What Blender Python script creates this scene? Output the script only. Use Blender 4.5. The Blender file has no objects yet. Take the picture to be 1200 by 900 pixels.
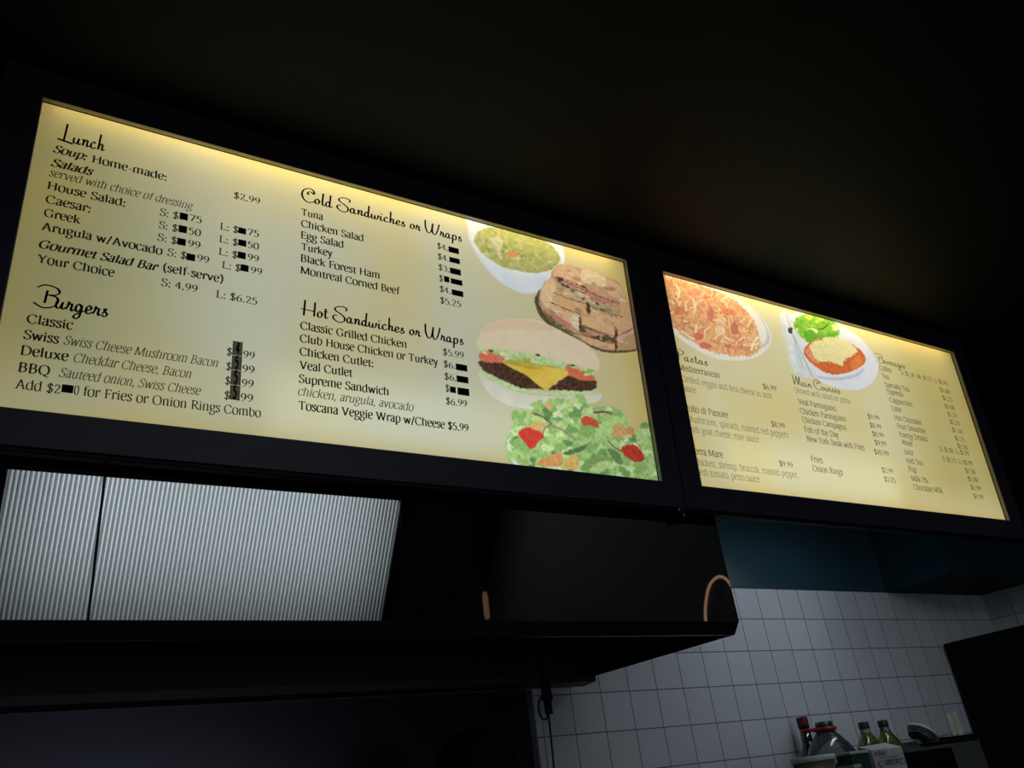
import bpy, bmesh, math, random
import numpy as np
from mathutils import Vector, Matrix, Euler

sc = bpy.context.scene
COL = sc.collection
PI = math.pi

# ------------------------------------------------------------------ camera
cam_data = bpy.data.cameras.new('camera')
cam_data.sensor_fit = 'HORIZONTAL'
cam_data.sensor_width = 36.0
cam_data.lens = 966.53 * 36.0 / 1200.0
cam_data.clip_start = 0.02
cam = bpy.data.objects.new('camera', cam_data)
COL.objects.link(cam)
yaw, pitch, roll = 0.59279, 0.47262, -0.1300
fw = Vector((math.sin(yaw) * math.cos(pitch), math.cos(yaw) * math.cos(pitch), math.sin(pitch)))
r0 = Vector((math.cos(yaw), -math.sin(yaw), 0))
u0 = r0.cross(fw)
rt = math.cos(roll) * r0 + math.sin(roll) * u0
upv = -math.sin(roll) * r0 + math.cos(roll) * u0
cam.matrix_world = Matrix(((rt.x, upv.x, -fw.x, 0), (rt.y, upv.y, -fw.y, 0), (rt.z, upv.z, -fw.z, 1.6), (0, 0, 0, 1)))
sc.camera = cam

# ------------------------------------------------------------------ exposure, world, daylight
sc.view_settings.view_transform = 'Standard'
sc.view_settings.look = 'None'
sc.view_settings.exposure = 0.0
sc.view_settings.gamma = 1.0
sc.view_settings.use_curve_mapping = False
sc.cycles.use_denoising = True
sc.cycles.sample_clamp_indirect = 3.0
sc.cycles.max_bounces = 8

world = bpy.data.worlds.new('world')
sc.world = world
world.use_nodes = True
world.node_tree.nodes['Background'].inputs[0].default_value = (0.55, 0.68, 0.9, 1)
world.node_tree.nodes['Background'].inputs[1].default_value = 0.003

def area_light(name, loc, direction, sx, sy, radiance, color, parent=None):
    l = bpy.data.lights.new(name, 'AREA')
    l.shape = 'RECTANGLE'
    l.size = sx
    l.size_y = sy
    l.energy = radiance * PI * sx * sy
    l.color = color
    o = bpy.data.objects.new(name, l)
    COL.objects.link(o)
    o.location = loc
    o.rotation_euler = Vector(direction).to_track_quat('-Z', 'Y').to_euler()
    if parent: o.parent = parent
    return o

SKY_A = Vector((0, -4.38, 4.75))
SKY_DIR = Vector((0, 0.5276, 0.8495))          # the solarium glazing leans in towards the kitchen as it rises
SKY_N = Vector((0, 0.8495, -0.5276))           # its normal, facing the kitchen
# daylight over the solarium glazing, and daylight through the shopfront window below it
area_light('daylight_roof', (1.73, SKY_A.y - 0.08, SKY_A.z + 1.05), SKY_N, 3.5, 3.9, 6.0, (0.90, 0.96, 1.0))
area_light('daylight_window', (1.3, -5.35, 1.35), (0.12, 1, 0.03), 3.6, 1.5, 1.1, (0.80, 0.90, 1.0))

# ------------------------------------------------------------------ helpers
def tag(o, label=None, cat=None, group=None, kind=None):
    if label: o['label'] = label
    if cat: o['category'] = cat
    if group: o['group'] = group
    if kind: o['kind'] = kind
    return o

def thing(name, label, cat, loc=(0, 0, 0), rot=(0, 0, 0), group=None):
    o = bpy.data.objects.new(name, None)
    COL.objects.link(o)
    o.location = loc
    o.rotation_euler = rot
    o.empty_display_size = 0.05
    return tag(o, label, cat, group)

def obj(name, bm, m, parent=None, smooth=False):
    me = bpy.data.meshes.new(name)
    if isinstance(bm, tuple):
        me.from_pydata([tuple(v) for v in bm[0]], [], bm[1])
    else:
        bmesh.ops.recalc_face_normals(bm, faces=bm.faces[:])
        bm.to_mesh(me)
        bm.free()
    if smooth:
        for p in me.polygons: p.use_smooth = True
    me.materials.append(m)
    o = bpy.data.objects.new(name, me)
    COL.objects.link(o)
    if parent: o.parent = parent
    return o

def struct(name, bm, m):
    return tag(obj(name, bm, m), kind='structure')

def NB(): return bmesh.new()

def add_box(bm, x0, y0, z0, x1, y1, z1, bev=0.0, M=None):
    r = bmesh.ops.create_cube(bm, size=1.0)
    for v in r['verts']:
        v.co = Vector(((x0 + x1) / 2 + v.co.x * (x1 - x0), (y0 + y1) / 2 + v.co.y * (y1 - y0), (z0 + z1) / 2 + v.co.z * (z1 - z0)))
    vs = r['verts']
    if bev > 0:
        es = list({e for v in vs for e in v.link_edges})
        rb = bmesh.ops.bevel(bm, geom=es, offset=bev, segments=2, affect='EDGES', profile=0.5)
        vs = list({v for f in rb['faces'] for v in f.verts} | {v for v in vs if v.is_valid})
    if M is not None:
        for v in vs: v.co = M @ v.co
    return bm

def box(x0, y0, z0, x1, y1, z1, bev=0.0):
    return add_box(NB(), x0, y0, z0, x1, y1, z1, bev)

def add_tube(bm, pts, r, seg=10, closed=False, cap=True):
    P = [Vector(p) for p in pts]
    n = len(P)
    rings = []
    prev = None
    for i in range(n):
        a = P[(i - 1) % n] if closed or i > 0 else P[i]
        b = P[(i + 1) % n] if closed or i < n - 1 else P[i]
        t = (b - a).normalized()
        if prev is None:
            nrm = t.orthogonal().normalized()
        else:
            nrm = (prev - t * prev.dot(t)).normalized()
        prev = nrm
        bn = t.cross(nrm)
        rr = r[i] if isinstance(r, (list, tuple)) else r
        rings.append([bm.verts.new(P[i] + rr * (math.cos(2 * PI * k / seg) * nrm + math.sin(2 * PI * k / seg) * bn)) for k in range(seg)])
    for i in range(n if closed else n - 1):
        A, B = rings[i], rings[(i + 1) % n]
        for k in range(seg):
            bm.faces.new((A[k], A[(k + 1) % seg], B[(k + 1) % seg], B[k]))
    if cap and not closed:
        bm.faces.new(rings[0][::-1]); bm.faces.new(rings[-1])
    return bm

def add_lathe(bm, prof, cx=0, cy=0, seg=28):
    rings = []
    for (r, z) in prof:
        if r < 1e-5:
            rings.append([bm.verts.new((cx, cy, z))])
        else:
            rings.append([bm.verts.new((cx + r * math.cos(2 * PI * k / seg), cy + r * math.sin(2 * PI * k / seg), z)) for k in range(seg)])
    for A, B in zip(rings, rings[1:]):
        for k in range(seg):
            k2 = (k + 1) % seg
            if len(A) == 1 and len(B) == 1: continue
            if len(A) == 1: bm.faces.new((A[0], B[k2], B[k]))
            elif len(B) == 1: bm.faces.new((A[k], A[k2], B[0]))
            else: bm.faces.new((A[k], A[k2], B[k2], B[k]))
    return bm

def lathe(prof, seg=28): return add_lathe(NB(), prof, 0, 0, seg)

def extrude_profile(yz, x0, x1):
    """closed profile in (y, z) swept along x"""
    bm = NB()
    A = [bm.verts.new((x0, y, z)) for y, z in yz]
    B = [bm.verts.new((x1, y, z)) for y, z in yz]
    n = len(yz)
    for i in range(n):
        bm.faces.new((A[i], A[(i + 1) % n], B[(i + 1) % n], B[i]))
    bm.faces.new(A[::-1]); bm.faces.new(B)
    return bm

# ------------------------------------------------------------------ materials
def mat(name, col, rough=0.5, metal=0.0, trans=0.0, bump=None, emit=None, aniso=0, coat=0, vary=0.0, vscale=8, spec=0.5):
    m = bpy.data.materials.new(name)
    m.use_nodes = True
    nt = m.node_tree
    b = nt.nodes['Principled BSDF']
    b.inputs['Base Color'].default_value = (*col, 1)
    b.inputs['Roughness'].default_value = rough
    b.inputs['Metallic'].default_value = metal
    b.inputs['Transmission Weight'].default_value = trans
    b.inputs['Coat Weight'].default_value = coat
    b.inputs['Anisotropic'].default_value = aniso
    b.inputs['Specular IOR Level'].default_value = spec
    tc = nt.nodes.new('ShaderNodeTexCoord')
    if vary:
        n = nt.nodes.new('ShaderNodeTexNoise'); n.inputs['Scale'].default_value = vscale; n.inputs['Detail'].default_value = 4
        nt.links.new(tc.outputs['Object'], n.inputs['Vector'])
        mx = nt.nodes.new('ShaderNodeMix'); mx.data_type = 'RGBA'
        mx.inputs[6].default_value = (*[c * (1 - vary) for c in col], 1)
        mx.inputs[7].default_value = (*[min(1, c * (1 + vary)) for c in col], 1)
        nt.links.new(n.outputs['Fac'], mx.inputs[0]); nt.links.new(mx.outputs[2], b.inputs['Base Color'])
    if bump:
        n = nt.nodes.new('ShaderNodeTexNoise'); n.inputs['Scale'].default_value = bump[0]; n.inputs['Detail'].default_value = bump[2] if len(bump) > 2 else 2
        nt.links.new(tc.outputs['Object'], n.inputs['Vector'])
        bp = nt.nodes.new('ShaderNodeBump'); bp.inputs['Distance'].default_value = bump[1]; bp.inputs['Strength'].default_value = 1
        nt.links.new(n.outputs['Fac'], bp.inputs['Height']); nt.links.new(bp.outputs['Normal'], b.inputs['Normal'])
    if emit:
        b.inputs['Emission Color'].default_value = (*emit[0], 1)
        b.inputs['Emission Strength'].default_value = emit[1]
    return m

def math_node(nt, op, a, b=None, c=None):
    n = nt.nodes.new('ShaderNodeMath'); n.operation = op
    for i, v in enumerate((a, b, c)):
        if v is None: continue
        if isinstance(v, (int, float)): n.inputs[i].default_value = v
        else: nt.links.new(v, n.inputs[i])
    return n.outputs[0]

TILE = 0.12537
def tile_material(name, axis, p0, z0, col, grout):
    """glazed square wall tiles: axis 0 or 1 runs along the wall, joints at p0 + k*TILE and z0 - k*TILE"""
    m = bpy.data.materials.new(name); m.use_nodes = True
    nt = m.node_tree; b = nt.nodes['Principled BSDF']
    g = nt.nodes.new('ShaderNodeNewGeometry')
    s = nt.nodes.new('ShaderNodeSeparateXYZ'); nt.links.new(g.outputs['Position'], s.inputs[0])
    masks = []; ids = []
    for o, q in ((s.outputs[axis], p0), (s.outputs[2], z0)):
        t = math_node(nt, 'DIVIDE', math_node(nt, 'SUBTRACT', o, q), TILE)
        fr = math_node(nt, 'SUBTRACT', t, math_node(nt, 'FLOOR', t))
        ids.append(math_node(nt, 'FLOOR', t))
        d = math_node(nt, 'MINIMUM', fr, math_node(nt, 'SUBTRACT', 1.0, fr))
        masks.append(d)
    d = math_node(nt, 'MINIMUM', masks[0], masks[1])
    cr = nt.nodes.new('ShaderNodeMapRange'); cr.inputs['From Min'].default_value = 0.007; cr.inputs['From Max'].default_value = 0.02
    nt.links.new(d, cr.inputs['Value'])
    cv = nt.nodes.new('ShaderNodeCombineXYZ'); nt.links.new(ids[0], cv.inputs[0]); nt.links.new(ids[1], cv.inputs[1])
    wn = nt.nodes.new('ShaderNodeTexWhiteNoise'); nt.links.new(cv.outputs[0], wn.inputs['Vector'])
    v = math_node(nt, 'MULTIPLY_ADD', wn.outputs['Value'], 0.12, 0.94)
    hsv = nt.nodes.new('ShaderNodeHueSaturation'); hsv.inputs['Color'].default_value = (*col, 1); nt.links.new(v, hsv.inputs['Value'])
    mx = nt.nodes.new('ShaderNodeMix'); mx.data_type = 'RGBA'
    mx.inputs[6].default_value = (*grout, 1); nt.links.new(hsv.outputs[0], mx.inputs[7]); nt.links.new(cr.outputs[0], mx.inputs[0])
    nt.links.new(mx.outputs[2], b.inputs['Base Color'])
    rr = nt.nodes.new('ShaderNodeMapRange'); nt.links.new(cr.outputs[0], rr.inputs['Value'])
    rr.inputs['To Min'].default_value = 0.8; rr.inputs['To Max'].default_value = 0.28
    nt.links.new(rr.outputs[0], b.inputs['Roughness'])
    bp = nt.nodes.new('ShaderNodeBump'); bp.inputs['Distance'].default_value = 0.0012; nt.links.new(cr.outputs[0], bp.inputs['Height'])
    nt.links.new(bp.outputs['Normal'], b.inputs['Normal'])
    return m

M_tile = tile_material('white_tile', 0, 2.69157, 2.29324, (0.66, 0.68, 0.73), (0.14, 0.145, 0.16))
M_tile_side = tile_material('side_tile', 1, 2.4, 2.29324, (0.60, 0.64, 0.62), (0.12, 0.12, 0.12))
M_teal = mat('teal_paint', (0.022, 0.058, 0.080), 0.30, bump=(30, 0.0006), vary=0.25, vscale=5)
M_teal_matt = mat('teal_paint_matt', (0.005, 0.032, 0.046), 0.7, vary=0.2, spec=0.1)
M_ceil = mat('dark_ceiling', (0.0045, 0.005, 0.004), 0.6, bump=(18, 0.002), vary=0.3, vscale=4, spec=0.16)
M_darkwall = mat('dark_wall', (0.012, 0.012, 0.013), 0.7, vary=0.2)
M_floor = mat('floor_tile', (0.10, 0.09, 0.08), 0.5, vary=0.2)
M_steel = mat('stainless_steel', (0.240, 0.25, 0.255), 0.015, 1.0, bump=(1.6, 0.0007, 0))
M_steel_dull = mat('brushed_steel', (0.42, 0.43, 0.45), 0.24, 1.0, bump=(6, 0.0006))
M_rim = mat('dark_steel', (0.10, 0.10, 0.12), 0.30, 1.0)
M_baffle = mat('greasy_baffle', (0.05, 0.05, 0.05), 0.5, 0.8)
M_black = mat('black_plastic', (0.0025, 0.0025, 0.003), 0.55, vary=0.2, spec=0.15)
M_frame = mat('navy_black_enamel', (0.030, 0.027, 0.048), 0.42, bump=(60, 0.0002), vary=0.15, spec=0.25)
M_trim = mat('brass_trim', (0.30, 0.28, 0.24), 0.45, 0.2, vary=0.2, vscale=30)
M_gap = mat('black_gasket', (0.012, 0.010, 0.008), 0.7)
M_white_in = mat('white_reflector', (0.82, 0.82, 0.78), 0.6)
M_rubber = mat('black_rubber', (0.010, 0.010, 0.010), 0.6)
M_tube = mat('warm_tube', (1, 0.9, 0.6), 0.5, emit=((1.0, 0.80, 0.42), 6.0))

# ------------------------------------------------------------------ the setting
XR = 4.34
struct('floor', box(-3.0, -5.6, -0.06, 5.2, 2.5, 0.0), M_floor)
struct('wall_back', box(-3.0, 2.4, 0.0, XR + 0.1, 2.5, 2.29324), M_tile)
struct('trim_1', box(-3.0, 2.395, 2.29324, XR, 2.5, 3.14), M_teal)
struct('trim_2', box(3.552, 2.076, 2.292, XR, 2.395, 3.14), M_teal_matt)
struct('wall_right', box(XR, 1.5, 0.0, XR + 0.1, 2.4, 2.29324), M_tile_side)
struct('trim_4', box(XR, 1.5, 2.29324, XR + 0.1, 2.4, 3.14), M_darkwall)
struct('ceiling', box(-3.0, -0.1, 3.14, 5.2, 2.5, 3.2), M_ceil)
struct('wall_fascia', box(-3.0, -0.14, 3.14, 5.2, -0.1, 6.0), M_darkwall)
struct('ceiling_atrium', box(-3.0, -4.4, 6.0, 5.2, -0.1, 6.06), M_darkwall)
struct('wall_left', box(-3.1, -5.6, 0.0, -3.0, 2.5, 6.0), M_darkwall)
struct('wall_dining', box(5.1, -5.6, 0.0, 5.2, 0.75, 6.0), M_darkwall)
struct('wall_return', box(XR, 1.45, 0.0, 5.2, 1.5, 3.14), M_darkwall)
struct('wall_side', box(5.1, 0.75, 0.0, 5.2, 1.45, 3.14), M_darkwall)

def sky_pt(x, s, off=0.0):
    return Vector((x, 0, 0)) + Vector((0, SKY_A.y, SKY_A.z)) + SKY_DIR * s + SKY_N * off

# the corrugated translucent roof glazing that the steel mirrors: real ribs, pitch 39 mm
def corrugated_sheet():
    pitch = 0.0393; x0, x1 = -0.072, 3.545
    n = int((x1 - x0) / pitch); sub = 6
    V = []; F = []
    for i in range(n * sub + 1):
        x = x0 + i * (x1 - x0) / (n * sub)
        off = 0.010 * math.cos(2 * PI * i / sub)
        V.append(sky_pt(x, -2.6, off)); V.append(sky_pt(x, 1.45, off))
    for i in range(n * sub):
        F.append((2 * i, 2 * i + 2, 2 * i + 3, 2 * i + 1))
    return V, F, pitch, x0
V, F, pitch, gx0 = corrugated_sheet()
M_poly = bpy.data.materials.new('corrugated_polycarbonate'); M_poly.use_nodes = True
nt = M_poly.node_tree; nt.nodes.clear()
out = nt.nodes.new('ShaderNodeOutputMaterial')
g = nt.nodes.new('ShaderNodeNewGeometry'); s = nt.nodes.new('ShaderNodeSeparateXYZ'); nt.links.new(g.outputs['Position'], s.inputs[0])
t = math_node(nt, 'DIVIDE', math_node(nt, 'SUBTRACT', s.outputs[0], gx0), (3.545 + 0.072) / int((3.545 + 0.072) / pitch))
cs = math_node(nt, 'COSINE', math_node(nt, 'MULTIPLY', t, 2 * PI))
mr = nt.nodes.new('ShaderNodeMapRange'); mr.inputs['From Min'].default_value = 0.15; mr.inputs['From Max'].default_value = 0.95; nt.links.new(cs, mr.inputs['Value'])
mx = nt.nodes.new('ShaderNodeMix'); mx.data_type = 'RGBA'
mx.inputs[6].default_value = (0.20, 0.215, 0.22, 1); mx.inputs[7].default_value = (0.86, 0.89, 0.88, 1)
nt.links.new(mr.outputs[0], mx.inputs[0])
tl = nt.nodes.new('ShaderNodeBsdfTranslucent'); nt.links.new(mx.outputs[2], tl.inputs[0]); nt.links.new(tl.outputs[0], out.inputs[0])
struct('window_1', (V, F), M_poly)
M_bar = mat('glazing_bar', (0.05, 0.05, 0.055), 0.5)
def glazing_frame():
    bm = NB()
    Q = Matrix.Translation(Vector((0, SKY_A.y, SKY_A.z))) @ Matrix(((1, 0, 0, 0), (0, SKY_N.y, SKY_DIR.y, 0), (0, SKY_N.z, SKY_DIR.z, 0), (0, 0, 0, 1)))
    add_box(bm, -0.16, -0.05, -2.7, -0.072, 0.04, 1.55, 0, Q)
    add_box(bm, 3.545, -0.05, -2.7, 3.64, 0.04, 1.55, 0, Q)
    add_box(bm, -0.16, -0.05, 1.45, 3.64, 0.04, 1.6, 0, Q)
    add_box(bm, -0.16, -0.05, -2.75, 3.64, 0.04, -2.6, 0, Q)
    return bm
struct('trim_3', glazing_frame(), M_bar)
def shopfront():
    bm = NB()
    for x in (-0.55, 0.70, 1.95, 3.1): add_box(bm, x, -5.32, 0.5, x + 0.06, -5.26, 2.2)
    for z in (0.5, 2.14): add_box(bm, -0.55, -5.32, z, 3.16, -5.26, z + 0.06)
    return bm
struct('window_2', shopfront(), M_bar)
struct('wall_front', box(-3.0, -5.6, 0.0, 5.1, -5.5, 2.5), M_darkwall)

# ------------------------------------------------------------------ lettering: a small drawn alphabet (100 units = em; cap height 66)
ROMAN = {
'a':"41|C 8,36 12,43 20,45 28,43 31,34|L 31,35 31,7|C 31,7 33,1 40,3|C 31,27 19,24 8,18 6,9 12,1 21,2 31,10",
'b':"47|L 10,70 10,3|T 10,70|C 10,35 18,44 30,44 40,35 41,18 33,3 21,-1 10,5",
'c':"39|C 34,36 30,44 21,45 9,38 5,22 10,6 22,-1 36,8",
'd':"49|L 38,70 38,2|T 38,70|U 42,1|C 38,37 28,45 16,42 6,32 5,15 12,2 24,0 38,9",
'e':"41|L 7,26 36,27|C 36,27 33,40 22,45 10,39 5,23 10,6 23,-1 37,9",
'f':"28|C 33,64 27,70 19,68 15,57 15,45|L 15,50 15,1|S 15,0|L 5,43 28,43",
'g':"43|O 21,45 10,41 7,31 11,20 21,17 32,21 35,31 31,41|C 12,20 8,11 15,6 30,4 38,-3 33,-15 19,-20 6,-16 5,-7 14,2|L 32,41 42,43",
'h':"50|L 10,70 10,1|T 10,70|S 10,0|C 10,34 18,43 28,45 36,41 38,30|L 38,31 38,1|S 38,0",
'i':"23|L 11,44 11,1|T 11,45|S 11,0|D 11,61",
'k':"47|L 10,70 10,1|T 10,70|S 10,0|L 11,19 36,44|L 20,27 40,1|S 37,44|S 40,0",
'l':"22|L 11,70 11,1|T 11,70|S 11,0",
'm':"76|L 10,44 10,1|T 10,45|S 10,0|C 10,34 17,43 27,45 35,40 37,30|L 37,31 37,1|S 37,0|C 37,34 45,43 54,45 62,40 64,30|L 64,31 64,1|S 64,0",
'n':"50|L 10,44 10,1|T 10,45|S 10,0|C 10,34 18,43 28,45 36,41 38,30|L 38,31 38,1|S 38,0",
'o':"46|O 23,45 10,40 5,22 10,4 23,-1 36,4 41,22 36,40",
'p':"47|L 10,44 10,-21|T 10,45|S 10,-21|C 10,35 18,44 30,44 40,35 41,18 33,2 21,-1 10,6",
'r':"33|L 10,44 10,1|T 10,45|S 10,0|C 10,31 16,42 25,45 31,42|D 29,41",
's':"34|C 28,36 24,44 16,45 8,41 7,34 12,27 22,21 28,13 25,3 15,-1 7,3 5,11",
't':"28|C 13,56 13,12 15,2 21,0 27,4|L 3,43 26,43",
'u':"50|L 10,44 10,14|T 10,45|C 10,15 13,3 21,0 31,3 38,12|L 38,44 38,2|T 38,45|U 42,1",
'v':"43|L 5,44 21,0|L 21,0 37,44|S 6,44|S 36,44",
'w':"64|L 5,44 19,0|L 19,0 32,42|L 32,42 45,0|L 45,0 58,44|S 6,44|S 57,44",
'x':"44|L 6,44 36,1|L 7,1 35,44|S 8,44|S 34,44|S 8,0|S 37,0",
'y':"43|L 5,44 22,1|C 37,44 24,6 17,-14 9,-20 4,-17|S 6,44|S 36,44",
'A':"62|L 30,66 8,1|L 30,66 53,1|L 17,24 44,24|S 8,0|S 53,0",
'B':"54|L 13,66 13,0|S 13,66|S 13,0|C 8,66 28,66 40,61 41,50 36,39 26,36 14,36|C 26,36 40,34 46,20 40,5 26,0 8,0",
'C':"60|C 52,50 48,61 35,67 17,61 7,44 7,24 17,6 33,-1 48,4 54,14|F 52,56",
'D':"66|L 13,66 13,0|S 13,66|S 13,0|C 8,66 30,66 49,58 58,40 57,22 47,6 30,0 8,0",
'E':"50|L 13,66 13,0|S 13,66|S 13,0|L 8,65 43,65|L 13,35 37,35|L 8,1 45,1|F 43,61|F 37,35|F 45,6",
'F':"46|L 13,66 13,0|S 13,66|S 13,0|L 8,65 43,65|L 13,34 35,34|F 43,61|F 35,34",
'G':"64|C 52,50 48,61 35,67 17,61 7,44 7,24 17,6 33,-1 44,1 52,6|L 52,26 52,4|S 50,27|F 52,56",
'H':"66|L 13,66 13,0|L 53,66 53,0|L 13,35 53,35|S 13,66|S 13,0|S 53,66|S 53,0",
'I':"28|L 14,66 14,0|S 14,66|S 14,0",
'J':"29|L 16,66 16,8|C 16,9 13,-6 4,-11|S 16,66",
'L':"50|L 13,66 13,0|S 13,66|S 13,0|L 8,1 44,1|F 45,6",
'M':"80|L 12,66 10,0|L 12,66 40,3|L 40,3 66,66|L 66,66 69,0|S 10,0|S 69,0|S 10,66|S 69,66",
'N':"66|L 13,66 13,0|L 13,66 54,0|L 54,0 54,66|S 13,0|S 11,66|S 54,66",
'O':"68|O 34,67 15,60 7,33 15,6 34,-1 53,6 61,33 53,60",
'P':"50|L 13,66 13,0|S 13,66|S 13,0|C 8,66 28,66 42,60 44,48 38,36 26,32 14,33",
'Q':"68|O 34,67 15,60 7,33 15,6 34,-1 53,6 61,33 53,60|C 34,1 46,-10 62,-15",
'R':"56|L 13,66 13,0|S 13,66|S 13,0|C 8,66 28,66 41,61 43,49 37,38 26,34 14,35|L 27,34 52,1|S 53,0",
'S':"46|C 39,52 36,63 24,67 12,62 9,51 15,41 28,33 39,24 39,9 29,0 17,-1 8,5 6,15",
'T':"58|L 29,66 29,0|S 29,0|L 5,65 53,65|F 5,61|F 53,61",
'V':"62|L 8,66 31,0|L 31,0 54,66|S 8,66|S 54,66",
'W':"88|L 7,66 26,0|L 26,0 44,64|L 44,64 62,0|L 62,0 80,66|S 7,66|S 44,66|S 80,66",
'Y':"60|L 8,66 30,32|L 30,32 52,66|L 30,33 30,0|S 30,0|S 8,66|S 52,66",
'0':"44|O 22,62 11,56 6,31 11,6 22,-1 33,6 38,31 33,56",
'1':"34|L 18,61 18,1|S 18,0|L 8,54 18,61",
'2':"44|C 7,48 12,59 22,62 33,56 34,44 25,28 8,2|L 7,2 38,2|F 38,6",
'3':"42|C 8,52 14,60 23,62 32,55 31,42 18,34|C 18,34 32,32 36,18 29,3 16,-1 6,5",
'4':"46|L 30,61 30,0|L 30,61 4,19|L 4,19 42,19|S 30,0",
'5':"42|L 13,61 36,61|L 13,61 10,35|C 10,35 20,39 33,33 36,18 29,3 16,-1 6,5",
'6':"44|C 35,60 20,52 9,35 7,18 12,4 23,-1 34,5 37,19 31,32 20,34 9,26",
'7':"42|L 6,60 38,60|L 38,60 16,0|F 7,56",
'8':"44|O 22,62 11,57 9,46 19,35 32,28 38,16 32,3 21,-1 10,4 6,15 12,27 25,35 34,46 32,57",
'9':"44|C 9,1 24,9 35,26 37,43 32,57 22,62 11,57 7,44 12,32 22,28 33,34 37,43",
'$':"44|C 36,50 33,59 22,62 11,57 9,47 15,39 27,33 36,24 35,9 23,0 12,2 6,12|L 23,70 21,-8",
'.':"20|D 9,3", ',':"20|D 9,3|C 11,3 10,-5 5,-10", ':':"20|D 10,3|D 10,38", '-':"28|L 4,22 24,22", '/':"34|L 4,-8 30,70",
'(':"28|C 22,74 10,54 8,28 12,4 22,-14", ')':"28|C 6,74 18,54 20,28 16,4 6,-14",
'%':"66|O 16,62 7,54 7,42 16,34 25,42 25,54|O 50,30 41,22 41,8 50,0 59,8 59,22|L 48,62 18,0", ' ':"24"}
SCRIPT = {
'L':"56|L 22,72 20,2|L -6,5 58,-1|L -6,2.5 58,-3.5", 'u':"35|C 4,25 3,9 9,2 17,6 24,24|C 24,26 22,8 27,2 35,8",
'n':"36|C 2,22 8,26 8,4 8,1|C 8,10 16,26 24,25 24,10 26,2 36,7", 'c':"28|C 22,22 15,28 5,18 7,4 16,1 28,8",
'h':"36|C 10,66 9,30 8,1|C 8,8 16,26 24,24 24,10 26,2 36,8", 'o':"31|O 14,28 5,18 6,5 14,1 23,9 22,22|C 22,22 27,20 31,22",
'l':"21|C 10,66 8,30 8,8 13,1 21,6", 'd':"36|C 22,20 14,28 5,18 6,4 14,1 22,12|C 25,66 23,30 22,8 27,1 36,8",
'S':"64|C 60,54 64,66 50,73 28,71 10,61 14,48 34,38 54,24 56,8 40,-4 16,0 2,14 8,26 22,26",
'a':"36|C 22,20 14,28 5,18 6,4 14,1 22,12|C 24,26 22,8 27,1 36,7", 'w':"44|C 4,26 3,8 9,1 17,6 21,22|C 21,22 20,6 27,1 35,10 37,26|C 37,26 40,22 45,22",
'i':"20|C 7,26 6,8 10,1 20,7|L 3,38 13,37", 'e':"28|C 6,12 20,16 20,24 13,28 5,18 7,3 16,1 28,9",
's':"27|C 3,8 12,20 17,28|C 20,26 10,26 11,18 20,10 17,2 9,0 4,4", 'r':"30|C 1,3 7,16 9,31|C 9,30 12,23 19,24 20,18 19,6 23,1 30,7",
'p':"36|C 8,28 7,0 5,-24|C 8,18 18,28 27,20 24,4 14,0 8,6", 't':"22|C 9,48 8,14 11,2 22,7|L 0,33 20,34",
'g':"35|C 22,20 14,28 5,18 6,4 14,2 22,12|C 24,26 22,-8 15,-22 3,-20 6,-10 35,8", 'v':"32|C 4,26 7,8 12,2 20,12 24,27|C 24,27 28,22 32,23",
'C':"62|C 40,44 30,40 31,52 44,56 58,48 58,62 40,73 14,63 3,40 9,14 30,-2 50,2 64,10",
'W':"84|C 4,72 5,34 14,8 26,2 38,20 46,62|C 46,62 43,22 50,2 61,4 73,30 82,66",
'H':"66|L 10,70 8,-4|L 56,68 54,0|L -6,26 58,24", 'B':"60|L 26,56 24,12|C -10,60 14,73 50,70 66,57 56,45 26,40|C 34,41 60,37 66,20 50,2 20,-4 -12,8",
'P':"54|L 26,60 22,0|C -6,58 18,73 46,68 56,52 44,38 14,33", 'M':"74|L 4,70 12,0|L 12,0 36,66|L 36,66 44,2|C 44,2 54,40 64,68|C 64,68 62,24 66,4 78,6", ' ':"20"}

def catmull(P, closed, sub=6):
    P = [Vector(p) for p in P]; n = len(P); R = []
    for i in range(n if closed else n - 1):
        p1, p2 = P[i], P[(i + 1) % n]
        p0 = P[i - 1] if closed or i > 0 else p1 * 2 - p2
        p3 = P[(i + 2) % n] if closed or i + 2 < n else p2 * 2 - p1
        for k in range(sub):
            t = k / sub
            R.append(0.5 * ((2 * p1) + (p2 - p0) * t + (2 * p0 - 5 * p1 + 4 * p2 - p3) * t * t + (3 * p1 - p0 - 3 * p2 + p3) * t ** 3))
    if not closed: R.append(P[-1])
    return R

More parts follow.
